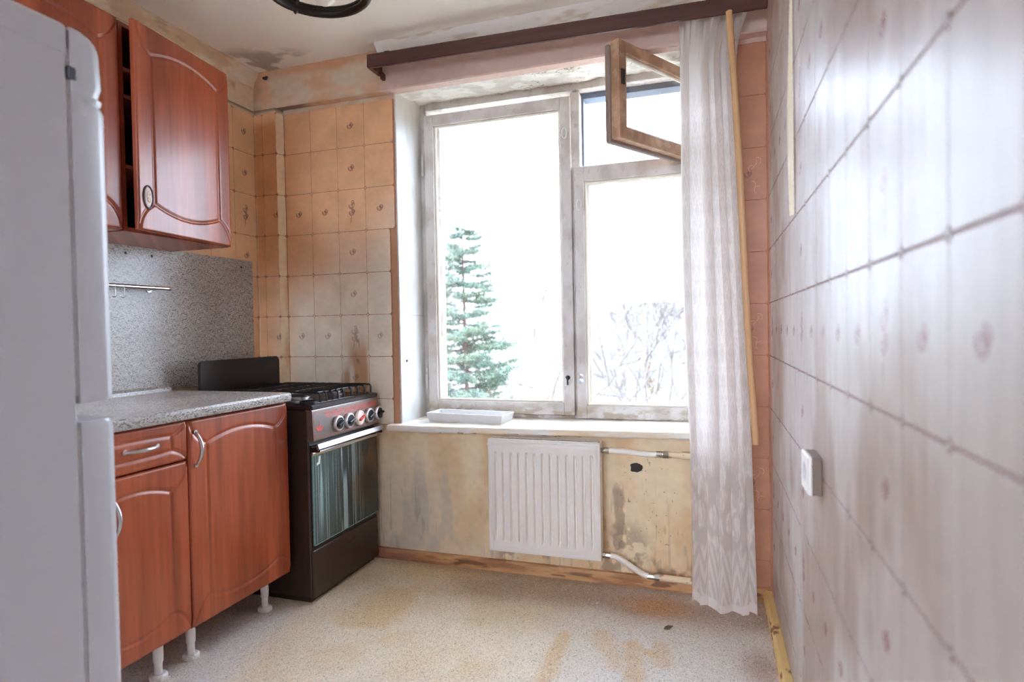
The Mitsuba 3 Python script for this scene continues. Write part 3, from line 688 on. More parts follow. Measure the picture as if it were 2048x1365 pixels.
# ------------------------------------------------------------------ fitted fronts with routed grooves
def arc_pts(p0, p1, bulge, n=40):
    p0, p1 = np.array(p0, float), np.array(p1, float)
    t = np.linspace(0, 1, n)[:, None]
    d = p1 - p0; nrm = np.array([-d[1], d[0]]) / np.linalg.norm(d)
    return p0 + d * t + nrm * bulge * (4 * t * (1 - t))
def groove_lines(w, h, a, t, b1, inset=0.018):
    """panel corners (a,t from the edges), arched top and bottom, and curved mitres to the door's corners"""
    A, B, Cc, D = (a, t), (w - a, t), (w - a, h - t), (a, h - t)
    L = [arc_pts(D, A, 0), arc_pts(B, Cc, 0), arc_pts(D, Cc, b1), arc_pts(B, A, b1)]
    L += [arc_pts(A, (0.004, 0.004), -0.16 * t), arc_pts(B, (w - 0.004, 0.004), 0.16 * t), arc_pts(Cc, (w - 0.004, h - 0.004), -0.16 * t), arc_pts(D, (0.004, h - 0.004), 0.16 * t)]
    return np.vstack(L)
def front_mesh(w, h, lines, thick=0.019, step=0.0034, depth=0.0042, half=0.0052):
    nu, nv = int(w / step) + 1, int(h / step) + 1
    fine_ = np.vstack([lines])
    tree = cKDTree(fine_)
    def fn(u, v):
        P = np.stack([u * w, v * h], -1)
        d, _ = tree.query(P.reshape(-1, 2)); d = d.reshape(u.shape)
        g = -depth * np.exp(-(d / half) ** 2) 
        e = np.minimum(np.minimum(P[..., 0], w - P[..., 0]), np.minimum(P[..., 1], h - P[..., 1]))
        r = 0.007
        g -= np.where(e < r, r - np.sqrt(np.maximum(r * r - (r - e) ** 2, 0)), 0) * 0.85
        return np.concatenate([P, (thick + g)[..., None]], -1)
    m, _ = grid(nu, nv, fn)
    V = m.vertices; N = len(V)
    idx = np.arange(N).reshape(nu, nv)
    loop = np.concatenate([idx[:, 0], idx[-1, 1:], idx[-2::-1, -1], idx[0, -2:0:-1]])
    back = V[loop].copy(); back[:, 2] = 0
    k = len(loop); b0 = N; i = np.arange(k); j = (i + 1) % k
    side = np.vstack([np.stack([loop[i], b0 + i, loop[j]], 1), np.stack([loop[j], b0 + i, b0 + j], 1)])
    cen = np.array([[w / 2, h / 2, 0]])
    cap = np.stack([np.full(k, N + k), b0 + j, b0 + i], 1)
    return trimesh.Trimesh(np.vstack([V, back, cen]), np.vstack([m.faces, side, cap]), process=False)
def densify(L, s=0.0015):
    out = [L]
    d = np.linalg.norm(np.diff(L, axis=0), axis=1)
    for i in np.where((d < 0.08) & (d > s))[0]:
        n = int(d[i] / s) + 1
        t = np.linspace(0, 1, n + 1)[1:-1, None]
        out.append(L[i] + (L[i + 1] - L[i]) * t)
    return np.vstack(out)
def panel_front(w, h, a, t, b1):
    segs = groove_lines(w, h, a, t, b1)
    return front_mesh(w, h, densify(segs))

def bow_handle(L, r=0.0055, out=0.028):
    t = np.linspace(0, 1, 21)
    pts = np.stack([np.zeros(21), (t - 0.5) * L, out * np.sin(PI * t) ** 0.7], 1)
    rad = r * (0.75 + 0.5 * np.sin(PI * t))
    return cat(tube(pts, rad, 10), cyl((0, -L / 2, 0), (0, -L / 2, 0.004), 0.007, 12), cyl((0, L / 2, 0), (0, L / 2, 0.004), 0.007, 12))
def rot90(m):
    m = m.copy(); m.apply_transform([[0, -1, 0, 0], [1, 0, 0, 0], [0, 0, 1, 0], [0, 0, 0, 1]]); return m

CZ0, CZ1, CX = 0.140, 0.842, 0.552      # base carcass
def cabinet_leg(x, y):
    prof = [(0, 0), (0.025, 0), (0.027, 0.003), (0.027, 0.012), (0.022, 0.018), (0.0125, 0.020), (0.0125, 0.055), (0.0155, 0.057), (0.0155, 0.13), (0.02, 0.132), (0.02, CZ0), (0, CZ0)]
    m = lathe(prof, 24, (x, y, 0))
    ribs = [rbox(x + 0.0262 * math.cos(a) - 0.0012, x + 0.0262 * math.cos(a) + 0.0012, y + 0.0262 * math.sin(a) - 0.0012, y + 0.0262 * math.sin(a) + 0.0012, 0.002, 0.013) for a in np.arange(24) * 2 * PI / 24]
    return cat(m, *ribs)
def base_cabinet(y0, y1, label, drawer):
    t = thing('base_cabinet', label, 'cabinet')
    x0 = XL + 0.02
    obj('body', cat(rbox(x0, CX, y0 + 0.001, y0 + 0.017, CZ0, CZ1, 0.001), rbox(x0, CX, y1 - 0.017, y1 - 0.001, CZ0, CZ1, 0.001), rbox(x0, CX, y0 + 0.016, y1 - 0.016, CZ0, CZ0 + 0.016), rbox(x0, CX, y0 + 0.016, y1 - 0.016, CZ1 - 0.016, CZ1), rbox(x0, x0 + 0.006, y0 + 0.016, y1 - 0.016, CZ0, CZ1)), 'm_cherry_dark', t)
    w = y1 - y0 - 0.004
    F0 = (CX + 0.001, y0 + 0.002, 0)
    if drawer:
        d = obj('drawer', put(panel_front(w, 0.128, 0.062, 0.040, 0.004), FX, (CX + 0.001, y0 + 0.002, 0.711)), 'm_cherry', t, smooth=40)
        obj('handle', put(rot90(bow_handle(0.112)), FX, (CX + 0.0195, (y0 + y1) / 2 + 0.03, 0.777)), 'm_steel', d, smooth=40)
        dd = obj('door', put(panel_front(w, 0.560, 0.068, 0.085, 0.028), FX, (CX + 0.001, y0 + 0.002, CZ0 + 0.006)), 'm_cherry', t, smooth=40)
        obj('handle', put(bow_handle(0.112), FX, (CX + 0.0195, y0 + 0.135, 0.592)), 'm_steel', dd, smooth=40)
    else:
        dd = obj('door', put(panel_front(w, 0.693, 0.076, 0.085, 0.030), FX, (CX + 0.001, y0 + 0.002, CZ0 + 0.004)), 'm_cherry', t, smooth=40)
        obj('handle', put(bow_handle(0.112), FX, (CX + 0.0195, y0 + 0.030, 0.740)), 'm_steel', dd, smooth=40)
    for (x, y) in ((0.487, y0 + 0.068), (0.487, y1 - 0.062), (0.07, y0 + 0.068), (0.07, y1 - 0.062)):
        obj('leg', cabinet_leg(x, y), 'm_white_plastic', t, smooth=35, label='white adjustable plastic leg with a ribbed foot')
    return t
YC0, YC1, YC2 = -0.585, -1.081, -1.485
base_cabinet(YC1, YC0, 'cherry wood base cabinet with one full height door beside the brown gas cooker', False)
base_cabinet(YC2, YC1, 'cherry wood base cabinet with a drawer above its door, partly behind the fridge', True)
t = thing('worktop', 'grey speckled stone effect worktop on the cherry base cabinets', 'worktop')
obj('board', prof_y([(XL + 0.004, 0.8425), (0.585, 0.8425), (0.598, 0.847), (0.602, 0.858), (0.602, 0.872), (0.596, 0.879), (0.585, 0.881), (XL + 0.004, 0.881)], -1.49, -0.598), 'm_granite', t, smooth=35)
obj('end_strip', prof_y([(XL + 0.005, 0.8435), (0.584, 0.8435), (0.597, 0.848), (0.6, 0.858), (0.6, 0.871), (0.595, 0.878), (0.585, 0.8795), (XL + 0.005, 0.8795)], -0.598, -0.5965), 'm_white_plastic', t)
obj('upstand', prof_y([(XL + 0.004, 0.881), (XL + 0.03, 0.881), (XL + 0.026, 0.895), (XL + 0.008, 0.905), (XL + 0.004, 0.905)], -1.49, -0.62), 'm_granite', t, label='narrow sloping upstand along the splashback')
t = thing('splashback', 'grey speckled splashback panel on the wall between worktop and wall cabinets', 'splashback')
obj('panel', rbox(XL + 0.0005, XL + 0.0065, -1.70, -0.092, 0.885, 1.492, 0.001), 'm_granite', t)
for y in (-1.02, -0.80, -0.68, -0.17):
    obj('screw', lathe([(0, 0), (0.006, 0), (0.0045, 0.002), (0, 0.0025)], 12, (XL + 0.0065, y, 1.455), 'x'), 'm_black_iron', t, smooth=40)
t = thing('utensil_rail', 'short chrome utensil rail fixed across the grey splashback', 'rail')
RX, RZ = 0.045, 1.315
obj('rod', cyl((RX, -1.40, RZ - 0.002), (RX, -0.662, RZ + 0.002), 0.008, 16), 'm_chrome', t, smooth=40)
obj('end_cap', lathe([(0, 0), (0.0095, 0), (0.0095, 0.012), (0.006, 0.017), (0, 0.017)], 16, (0, 0, 0)).apply_transform([[1, 0, 0, RX], [0, 0, 1, -0.664], [0, 1, 0, RZ + 0.002], [0, 0, 0, 1]]), 'm_chrome', t, smooth=40)
for y in (-0.70, -1.30):
    obj('bracket', cat(cyl((XL + 0.006, y, RZ), (RX, y, RZ), 0.006, 12), cyl((XL + 0.006, y, RZ), (XL + 0.010, y, RZ), 0.014, 16)), 'm_chrome', t, smooth=40)
for i, y in enumerate((-0.868, -0.905)):
    h = thing('rail_hook', ('small wire hook on the chrome rail, the one nearer the window', 'small wire hook on the chrome rail, the one nearer the fridge')[i], 'hook', 'wire hooks on the utensil rail')
    a = np.linspace(-0.2 * PI, 1.1 * PI, 14)
    top = np.stack([RX + 0.0095 * np.cos(a), np.full(14, y), RZ + 0.0095 * np.sin(a)], 1)[::-1]
    b = np.linspace(0, PI, 12)
    bot = np.stack([RX + 0.0095 + 0.0 - 0.010 + 0.010 * np.cos(b) + 0.0, np.full(12, y), RZ - 0.035 - 0.010 * np.sin(b)], 1)
    obj('wire', tube(np.vstack([top, bot]), 0.0014, 8), 'm_steel', h, smooth=40)

# wall cabinets
UX, UZ0, UZ1 = 0.283, 1.486, 2.212
def wall_cabinet(y0, y1, label, ajar, hinge_right=True):
    t = thing('wall_cabinet', label, 'cabinet')
    x0 = XL + 0.003
    obj('body', cat(rbox(x0, UX, y0 + 0.0005, y0 + 0.016, UZ0, UZ1, 0.001), rbox(x0, UX, y1 - 0.016, y1 - 0.0005, UZ0, UZ1, 0.001), rbox(x0, UX, y0 + 0.015, y1 - 0.015, UZ0, UZ0 + 0.016, 0.001), rbox(x0, UX, y0 + 0.015, y1 - 0.015, UZ1 - 0.016, UZ1, 0.001)), 'm_cherry', t)
    obj('back_panel', rbox(x0, x0 + 0.004, y0 + 0.015, y1 - 0.015, UZ0 + 0.01, UZ1 - 0.01), 'm_interior_dark', t)
    for z in (2.05, 1.955, 1.71):
        obj('shelf', rbox(x0 + 0.004, UX - 0.012, y0 + 0.016, y1 - 0.016, z, z + 0.014, 0.001), 'm_carcass_edge', t)
    w = y1 - y0 - 0.004
    m = panel_front(w, UZ1 - UZ0 - 0.004, 0.072, 0.100, 0.034)
    F0 = frame(FX, (UX + 0.001, y0 + 0.002, UZ0 + 0.002))
    if ajar:
        hinge = np.array([UX + 0.001, y1 - 0.002, 0])
        R = trimesh.transformations.rotation_matrix(ajar, [0, 0, 1], hinge)
        F0 = R @ F0
    mm = m.copy(); mm.apply_transform(F0)
    d = obj('door', mm, 'm_cherry', t, smooth=40)
    # oval knob with a pale cameo
    def oval(rx, ry, z0, z1):
        a = np.arange(28) * 2 * PI / 28
        return ext([(rx * math.cos(q), ry * math.sin(q)) for q in a], z1 - z0).apply_translation((0, 0, z0))
    a = np.linspace(0, 2 * PI, 33)[:-1]
    rim = tube(np.stack([0.0195 * np.cos(a), 0.039 * np.sin(a), np.full(32, 0.0025)], 1), 0.0030, 8, closed=True)
    dome = lathe([(0, 0.006), (0.006, 0.0056), (0.012, 0.0042), (0.0165, 0.002), (0.018, 0.0)], 28); dome.apply_scale([1, 2.05, 1])
    petals = cat(*[tube(np.stack([0.0045 * np.cos(a) + 0.004 * math.cos(q), 0.0085 * np.sin(a) + 0.012 * math.sin(q), np.full(32, 0.0055)], 1), 0.0009, 6, closed=True) for q in (0.3, 1.6, 2.8, 4.1, 5.3)])
    L = T_np((0.040, 0.118, 0.0185))
    for nm, me, mt in (('knob', rim, 'm_pewter'), ('cameo', dome, 'm_cameo'), ('rose', petals, 'm_cornice')):
        q = me.copy(); q.apply_transform(F0 @ L)
        if nm == 'knob': kk = obj('knob', q, mt, d, smooth=True, label='oval knob with a dark rim')
        else: obj('knob_' + nm, q, mt, d, smooth=True)
    return t
def T_np(o): M = np.eye(4); M[:3, 3] = o; return M
wall_cabinet(-1.052, -0.572, 'cherry wall cabinet nearest the window, its door ajar, with an oval knob', math.radians(5.6))
wall_cabinet(-1.545, -1.064, 'cherry wall cabinet behind the fridge top with a closed arched door', 0.0)

# ------------------------------------------------------------------ gas cooker
st = thing('gas_cooker', 'dark brown four burner gas cooker with red printed front in the corner by the window', 'gas cooker')
SX0, SX1, SY0, SY1 = 0.105, 0.655, -0.545, -0.03
obj('body', cat(rbox(SX0, SX1 - 0.018, SY0, SY1, 0.018, 0.80, 0.006), rbox(SX0, SX1 - 0.03, SY0 + 0.01, SY1 - 0.01, 0.0, 0.02)), 'm_enamel_brown', st)
obj('hob_top', cat(rbox(SX0, SX1 + 0.004, SY0 - 0.002, SY1 + 0.002, 0.80, 0.822, 0.006), rbox(SX0 + 0.02, SX1 - 0.03, SY0 + 0.02, SY1 - 0.02, 0.82, 0.826, 0.002)), 'm_enamel_dark', st)
# splash lid at the back
ld = ext(Polygon([(0.01, 0), (0.50, 0), (0.505, 0.005), (0.505, 0.135), (0.495, 0.148), (0.485, 0.152), (0.02, 0.152), (0.01, 0.148), (0.0, 0.135), (0.0, 0.005)]), 0.016)
obj('lid', put(ld, FX, (0.083, SY0 - 0.012, 0.852)), 'm_enamel_dark', st, label='upright splash lid at the back of the hob')
for q_ in (SY0 + 0.04, SY1 - 0.08): obj('lid_hinge', rbox(0.085, 0.11, q_, q_ + 0.04, 0.82, 0.86, 0.002), 'm_enamel_dark', st)
# burners
for i, (bx, by, br) in enumerate(((0.50, -0.41, 0.042), (0.50, -0.16, 0.036), (0.25, -0.41, 0.032), (0.25, -0.16, 0.045))):
    b = obj('burner', lathe([(0, 0), (br * 1.25, 0), (br * 1.25, 0.004), (br * 0.85, 0.008), (br * 0.85, 0.014), (br, 0.014), (br, 0.018), (0, 0.019)], 28, (bx, by, 0.824)), 'm_steel', st, smooth=35)
    obj('cap', lathe([(0, 0), (br * 0.92, 0), (br * 0.9, 0.006), (0, 0.008)], 28, (bx, by, 0.843)), 'm_black_iron', b, smooth=35)
# grates: two wire racks
def grate(y0, y1):
    parts = []
    z, r = 0.866, 0.0042
    x0, x1 = SX0 + 0.045, SX1 - 0.028
    def leg(x, y): return tube([(x, y, 0.826), (x, y, z - 0.006), (x, y, z)], r, 8)
    parts.append(tube([(x0, y0, z), (x1, y0, z), (x1, y1, z), (x0, y1, z)], r, 8, closed=True))
    n = 4
    for k in range(n + 1):
        y = y0 + (y1 - y0) * k / n
        pts = [(x1 + 0.012, y, 0.826), (x1 + 0.012, y, z - 0.012), (x1 + 0.006, y, z - 0.002), (x1 - 0.01, y, z), (x0, y, z)]
        parts.append(tube(pts, r, 8))
    for x in (0.25, 0.375, 0.50): parts.append(cyl((x, y0, z), (x, y1, z), r, 8))
    for x in (x0,):
        for y in (y0, y1): parts.append(leg(x, y))
    return cat(*parts)
obj('grate', grate(SY0 + 0.085, -0.29), 'm_black_iron', st, smooth=40)
obj('grate', grate(-0.282, SY1 - 0.03), 'm_black_iron', st, smooth=40)
obj('front_burner_rim', lathe([(0.030, 0), (0.036, 0.0), (0.036, 0.010), (0.030, 0.012)], 24, (SX1 - 0.045, SY0 + 0.045, 0.824)), 'm_black_iron', st, smooth=35)
# control panel, leaning back a little
PB, PT = 0.672, 0.800
lean = 0.006
cp = prof_y([(SX1 - 0.03, PB), (SX1 + 0.006, PB), (SX1 + 0.008, PB + 0.004), (SX1 + 0.008 - lean, PT - 0.004), (SX1 + 0.004 - lean, PT + 0.004), (SX1 - 0.03, PT + 0.004)], SY0 + 0.002, SY1 - 0.002)
cpk = obj('control_panel', cp, 'm_panel_alu', st)
def on_panel(m):
    """local (u along y from SY0, v from PB, w out)"""
    m = m.copy(); v = m.vertices
    x = SX1 + 0.008 - lean * v[:, 1] / (PT - PB) + v[:, 2]
    m.vertices = np.c_[x, SY0 + v[:, 0], PB + v[:, 1]]
    return m
pw_ = SY1 - SY0
lines = [rbox(0.008, pw_ - 0.008, 0.012, 0.0135, 0, 0.0006), rbox(0.008, pw_ - 0.008, 0.113, 0.1145, 0, 0.0006), rbox(0.008, 0.0095, 0.012, 0.1145, 0, 0.0006), rbox(pw_ - 0.0095, pw_ - 0.008, 0.012, 0.1145, 0, 0.0006)]
obj('print', on_panel(cat(*lines)), 'm_print_red', cpk, label='red printed border')
marks = []
r2 = random.Random(3)
for (v, u0) in ((0.108, 0.09), (0.103, 0.09), (0.098, 0.085), (0.0925, 0.09), (0.087, 0.10)):
    u = u0
    while u < pw_ - 0.02:
        L = r2.uniform(0.008, 0.05)
        marks.append(rbox(u, min(u + L, pw_ - 0.014), v, v + r2.choice([0.0020, 0.0026, 0.0032]), 0, 0.0006)); u += L + r2.uniform(0.003, 0.012)
for k in range(5):
    u = 0.112 + 0.085 * k * 0.98
    for a in (0.3, 1.0, 1.7, 2.4): marks.append(rbox(u + 0.028 * math.cos(a) + 0.05 - 0.002, u + 0.028 * math.cos(a) + 0.05 + 0.002, 0.055 + 0.028 * math.sin(a), 0.057 + 0.028 * math.sin(a), 0, 0.0006))
obj('print', on_panel(cat(*marks)), 'm_print_red', cpk, label='red printed lines of instructions too small to read')
fl = [ext([(0.007 * math.cos(a), 0.006 * math.sin(a)) for a in np.arange(10) * 2 * PI / 10], 0.0006).apply_translation((0.045 + dx, 0.043 + dy, 0)) for dx, dy in ((0, 0), (-0.011, 0.003), (0.011, 0.003), (-0.017, 0.010), (0.017, 0.010), (0, 0.012))]
fl += [rbox(0.0445, 0.0455, 0.055, 0.08, 0, 0.0006), rbox(0.041, 0.049, 0.078, 0.080, 0, 0.0006), rbox(0.035, 0.055, 0.026, 0.0275, 0, 0.0006)]
obj('print', on_panel(cat(*fl)), 'm_print_red', cpk, label='red printed flame emblem')
for k in range(5):
    y = -0.372 + 0.0835 * k
    base = 'm_knob_white' if k == 2 else 'm_black_plastic'
    cx = SX1 + 0.006
    z = 0.7235
    skirt = lathe([(0.0, 0), (0.0335, 0), (0.0345, 0.003), (0.0345, 0.009), (0.0325, 0.0125), (0.0275, 0.0145), (0.0262, 0.0115), (0, 0.0115)], 32, (cx, y, z), 'x')
    kn = obj('knob', skirt, 'm_knob_white' if k == 2 else 'm_knob_rim', st, smooth=35, label='white knob' if k == 2 else 'black knob with a chrome skirt')
    face = lathe([(0, 0.0), (0.0258, 0.0), (0.0252, 0.004), (0, 0.0048)], 32, (cx + 0.0095, y, z), 'x')
    obj('face', face, base, kn, smooth=35)
    grip = rbox(-0.0045, 0.0045, -0.0235, 0.0235, 0.0, 0.014, 0.003)
    grip.apply_transform(trimesh.transformations.rotation_matrix((-1.15, -1.25, -1.1, -1.2, -1.3)[k], [0, 0, 1]))
    obj('grip', put(grip, FX, (cx + 0.0135, y, z)), 'm_print_red' if k == 2 else 'm_black_plastic', kn)
# oven door
GX = SX1 - 0.008
od = obj('oven_door', rbox(GX - 0.035, GX, SY0 + 0.006, SY1 - 0.006, 0.232, 0.655, 0.003), 'm_enamel_dark', st)
obj('glass', rbox(GX - 0.002, GX + 0.004, SY0 + 0.012, SY1 - 0.004, 0.240, 0.612, 0.0012), 'm_oven_glass', od, label='smeared glass of the oven door with glare painted in')
obj('glass_edge', cat(rbox(GX - 0.002, GX + 0.0046, SY0 + 0.007, SY0 + 0.013, 0.240, 0.612, 0.0012), rbox(GX - 0.002, GX + 0.0046, SY0 + 0.012, SY1 - 0.004, 0.2365, 0.241, 0.0012)), 'm_glass_edge', od)
obj('top_strip', rbox(GX - 0.002, GX + 0.007, SY0 + 0.006, SY1 - 0.004, 0.610, 0.624, 0.002), 'm_chrome', od)
obj('handle', put(ext([(0, 0), (pw_ + 0.006, 0), (pw_ + 0.002, 0.022), (0.006, 0.022)], 0.012), np.array([[0, -0.5, 0.85, 0], [1, 0, 0, 0], [0, 0.85, 0.5, 0], [0, 0, 0, 1.0]]), (GX + 0.034, SY0 - 0.002, 0.638)), 'm_alu', od, label='wide aluminium door handle')
for q_ in (SY0 + 0.002, SY1 - 0.018): obj('handle_end', rbox(GX, GX + 0.036, q_, q_ + 0.014, 0.628, 0.648, 0.002), 'm_black_plastic', od)
tag_ = [(0, 0), (0.022, 0.006), (0.026, 0.04), (0.014, 0.038), (0.012, 0.016), (0, 0.012)]
obj('sticker', put(ext(tag_, 0.0006), FX, (GX + 0.004, SY0 + 0.034, 0.566)), 'm_white_plastic', od, label='torn white scrap of a label on the glass')
dr_ = front_mesh(pw_ - 0.008, 0.200, np.vstack([densify(arc_pts((0.215, 0.158), (0.305, 0.158), -0.016)), densify(arc_pts((0.215, 0.158), (0.305, 0.158), -0.010))]), thick=0.022, step=0.005, depth=0.003, half=0.006)
obj('drawer', put(dr_, FX, (SX1 - 0.030, SY0 + 0.004, 0.018)), 'm_enamel_brown', st, smooth=35, label='storage drawer with a moulded finger grip')

# ------------------------------------------------------------------ radiator and pipes
rd = thing('radiator', 'white steel panel radiator with vertical ribs under the window', 'radiator')
RX0, RX1, RZ0_, RZ1_ = 1.257, 1.760, 0.126, 0.628
def radface(u, v):
    x = u * (RX1 - RX0); z = v * (RZ1_ - RZ0_)
    n = 12
    e0, e1 = 0.034, (RX1 - RX0) - 0.034
    q = (x - e0) / (e1 - e0) * n
    fr = np.abs(q - np.round(q))
    inz = np.clip((z - 0.045) / 0.012, 0, 1) * np.clip((RZ1_ - RZ0_ - 0.055 - z) / 0.012, 0, 1)
    inx = (q > -0.25) & (q < n + 0.25)
    g = -0.0140 * np.exp(-(fr / 0.14) ** 4) * inz * inx
    e = np.minimum(np.minimum(x, RX1 - RX0 - x), np.minimum(z, RZ1_ - RZ0_ - z))
    lip = -0.0022 * np.exp(-((e - 0.015) / 0.0035) ** 2)
    rr = np.where(e < 0.004, -(0.004 - e) * 0.8, 0)
    return np.stack([RX0 + x, -0.100 - g - lip - rr, RZ0_ + z], -1)
rf, _ = grid(420, 90, radface)
obj('panel', cat(rf, rbox(RX0, RX1, -0.0835, -0.078, RZ0_, RZ1_), rbox(RX0, RX0 + 0.003, -0.0985, -0.078, RZ0_, RZ1_), rbox(RX1 - 0.003, RX1, -0.0985, -0.078, RZ0_, RZ1_), rbox(RX0, RX1, -0.0985, -0.078, RZ0_, RZ0_ + 0.003), rbox(RX0, RX1, -0.0985, -0.078, RZ1_ - 0.003, RZ1_)), 'm_white_enamel', rd, smooth=35)
for q_ in (RX0 - 0.001, RX1 - 0.004): obj('side_cover', rbox(q_, q_ + 0.005, -0.099, -0.042, RZ0_ + 0.004, RZ1_ + 0.002, 0.001), 'm_white_enamel', rd)
gr = [rbox(RX0, RX1, -0.0995, -0.094, RZ1_ - 0.002, RZ1_ + 0.004, 0.001), rbox(RX0, RX1, -0.048, -0.042, RZ1_ - 0.002, RZ1_ + 0.004, 0.001)]
gr += [rbox(RX0 + 0.008 + 0.0098 * k, RX0 + 0.0125 + 0.0098 * k, -0.095, -0.046, RZ1_ - 0.001, RZ1_ + 0.003) for k in range(50)]
obj('top_grille', cat(*gr), 'm_white_enamel', rd)
obj('back_panel', rbox(RX0 + 0.01, RX1 - 0.01, -0.052, -0.040, RZ0_ + 0.01, RZ1_ - 0.02, 0.003), 'm_white_enamel', rd)
for q_ in (RX0 + 0.06, RX1 - 0.09): obj('bracket', rbox(q_, q_ + 0.03, -0.042, 0.001, 0.2, 0.55), 'm_white_enamel', rd)
obj('plug', cat(cyl((RX0 - 0.016, -0.066, 0.596), (RX0, -0.066, 0.596), 0.009, 6), cyl((RX0 - 0.006, -0.066, 0.596), (RX0, -0.066, 0.596), 0.012, 12)), 'm_white_enamel', rd)
def nut(p, q, r, n=6): return cyl(p, q, r, n)
def pipe(name, label, zs, path, fit_end, steel_to, extra=()):
    t = thing(name, label, 'pipe', )
    obj('fitting', cat(nut((RX1, -0.066, zs), (RX1 + 0.014, -0.066, zs), 0.013), cyl((RX1 + 0.012, -0.066, zs), (RX1 + 0.018, -0.066, zs), 0.009, 12), nut((RX1 + 0.018, -0.066, zs), (RX1 + 0.036, -0.066, zs), 0.014, 8)), 'm_brass_nut', t)
    obj('hose', tube(path, 0.0122, 14), 'm_pipe_white', t, smooth=40)
    e = np.array(path[-1], float)
    obj('fitting', cat(nut(e + [-0.014, 0, 0.0005], e + [0.010, 0, 0], 0.0135, 8), cyl(e + [0.008, 0, 0], e + [0.016, 0, 0], 0.0105, 12), nut(e + [0.014, 0, 0], e + [0.036, 0, 0], 0.016, 6)), 'm_brass_nut', t)
    obj('steel_pipe', cat(cyl(e + [0.03, 0, 0], np.array(steel_to), 0.0135, 16), *extra), 'm_pipe_old', t, smooth=40)
    return t
s = np.linspace(0, 1, 18)
sm = s * s * (3 - 2 * s)
pu = np.stack([RX1 + 0.034 + (2.005 - RX1 - 0.034) * s, np.full(18, -0.066) + 0.02 * sm, 0.594 - 0.010 * sm + 0.002 * np.sin(s * PI * 2)], 1)
pipe('heating_pipe', 'upper white heating pipe running from the radiator to the curtain', 0.594, pu, None, (2.325, -0.046, 0.581),
     (cyl((2.092, -0.046, 0.5836), (2.128, -0.046, 0.5835), 0.0175, 16),))
pl = np.stack([RX1 + 0.034 + (1.962 - RX1 - 0.034) * s, np.full(18, -0.066) + 0.018 * sm, 0.143 - 0.079 * sm], 1)
pipe('heating_pipe', 'lower heating pipe that drops from the radiator to the baseboard', 0.143, pl, None, (2.325, -0.048, 0.060))

# ------------------------------------------------------------------ pelmet, curtain, stick
pe = thing('curtain_pelmet', 'dark brown wooden curtain pelmet along the top of the window', 'pelmet')
def sk(m):
    m = m.copy(); v = m.vertices.copy(); v[:, 2] += -0.0185 * (v[:, 0] - 0.715); m.vertices = v; return m
obj('board', sk(rbox(0.713, W - 0.006, -0.155, -0.137, 2.342, 2.405, 0.004)), 'm_valance', pe)
obj('end_piece', sk(prof_y([(0.715, 2.343), (0.735, 2.343), (0.735, 2.404), (0.715, 2.404)], -0.138, -BEAM)), 'm_valance', pe)
obj('end_bracket', sk(rbox(0.735, 0.752, -0.075, -BEAM, 2.318, 2.35, 0.003)), 'm_valance', pe)
obj('rail', sk(rbox(0.735, W - 0.01, -0.105, -0.085, 2.378, 2.396, 0.002)), 'm_white_plastic', pe)
obj('hanger', cat(cyl((0.80, -0.10, 2.38), (0.80, -0.10, H), 0.0025, 8), cyl((0.775, -0.10, H - 0.035), (0.80, -0.10, H - 0.035), 0.0022, 8)), 'm_black_iron', pe, label='thin black wire from the ceiling')

cu = thing('lace_curtain', 'white lace curtain gathered at the right side of the window', 'curtain')
def curt(u, v):
    # v 0 hem, 1 top
    z = 0.018 + v * 2.318
    x0 = 2.118 + 0.012 * np.sin(v * 5 + 1) + 0.0 * v
    x0 = np.where(v > 0.80, x0 - 0.010 * ((v - 0.80) / 0.2) ** 1.0 - 0.0, x0)
    xr = 2.372 - 0.060 * v ** 1.2
    xr = np.where(v > 0.9, xr + 0.055 * ((v - 0.9) / 0.1) ** 2, xr)
    nf = 3.7
    ph = u * nf * 2 * PI + 0.9 * np.sin(u * 7 + v * 1.3) + 0.5 * np.sin(v * 4 + u * 5)
    amp = 0.017 + 0.002 * v + 0.005 * np.sin(u * 13 + 1)
    x = x0 + (xr - x0) * u + 0.004 * np.sin(2 * ph + 1.0)
    y = -0.170 + 0.060 * v ** 3 + amp * np.sin(ph)
    zz = z + 0.016 * np.sin(u * 6.0 + 1.2) * (1 - v) ** 3 - 0.025 * (1 - v) ** 2 * (u * 0.6)
    # gathered heading
    h = np.clip((v - 0.94) / 0.06, 0, 1)
    y = y + 0.006 * h * np.sin(u * 90)
    x = x + 0.004 * h * np.sin(u * 60 + v * 30)
    return np.stack([x, y, np.maximum(zz, 0.006)], -1)
cm, cuv = grid(300, 160, curt)
cuv2 = np.stack([cuv[:, 0] * 1.1, cuv[:, 1] * 2.32], 1)
obj('cloth', mikit.ply(cm, 'm_lace', smooth=True, uv=cuv2), None, cu)
sk_ = thing('curtain_stick', 'long pale wooden stick leaning along the right edge of the lace curtain', 'stick')
P0, P1 = np.array([2.290, -0.222, 2.285]), np.array([2.368, -0.222, 0.675])
n_ = 40
path = np.array([P0 + (P1 - P0) * k / (n_ - 1) + np.array([0.003 * math.sin(k * 0.16), 0.0, 0]) for k in range(n_)])
stm = tube(path, 0.0125, 10)
obj('pole', stm, 'm_stick', sk_, smooth=50)

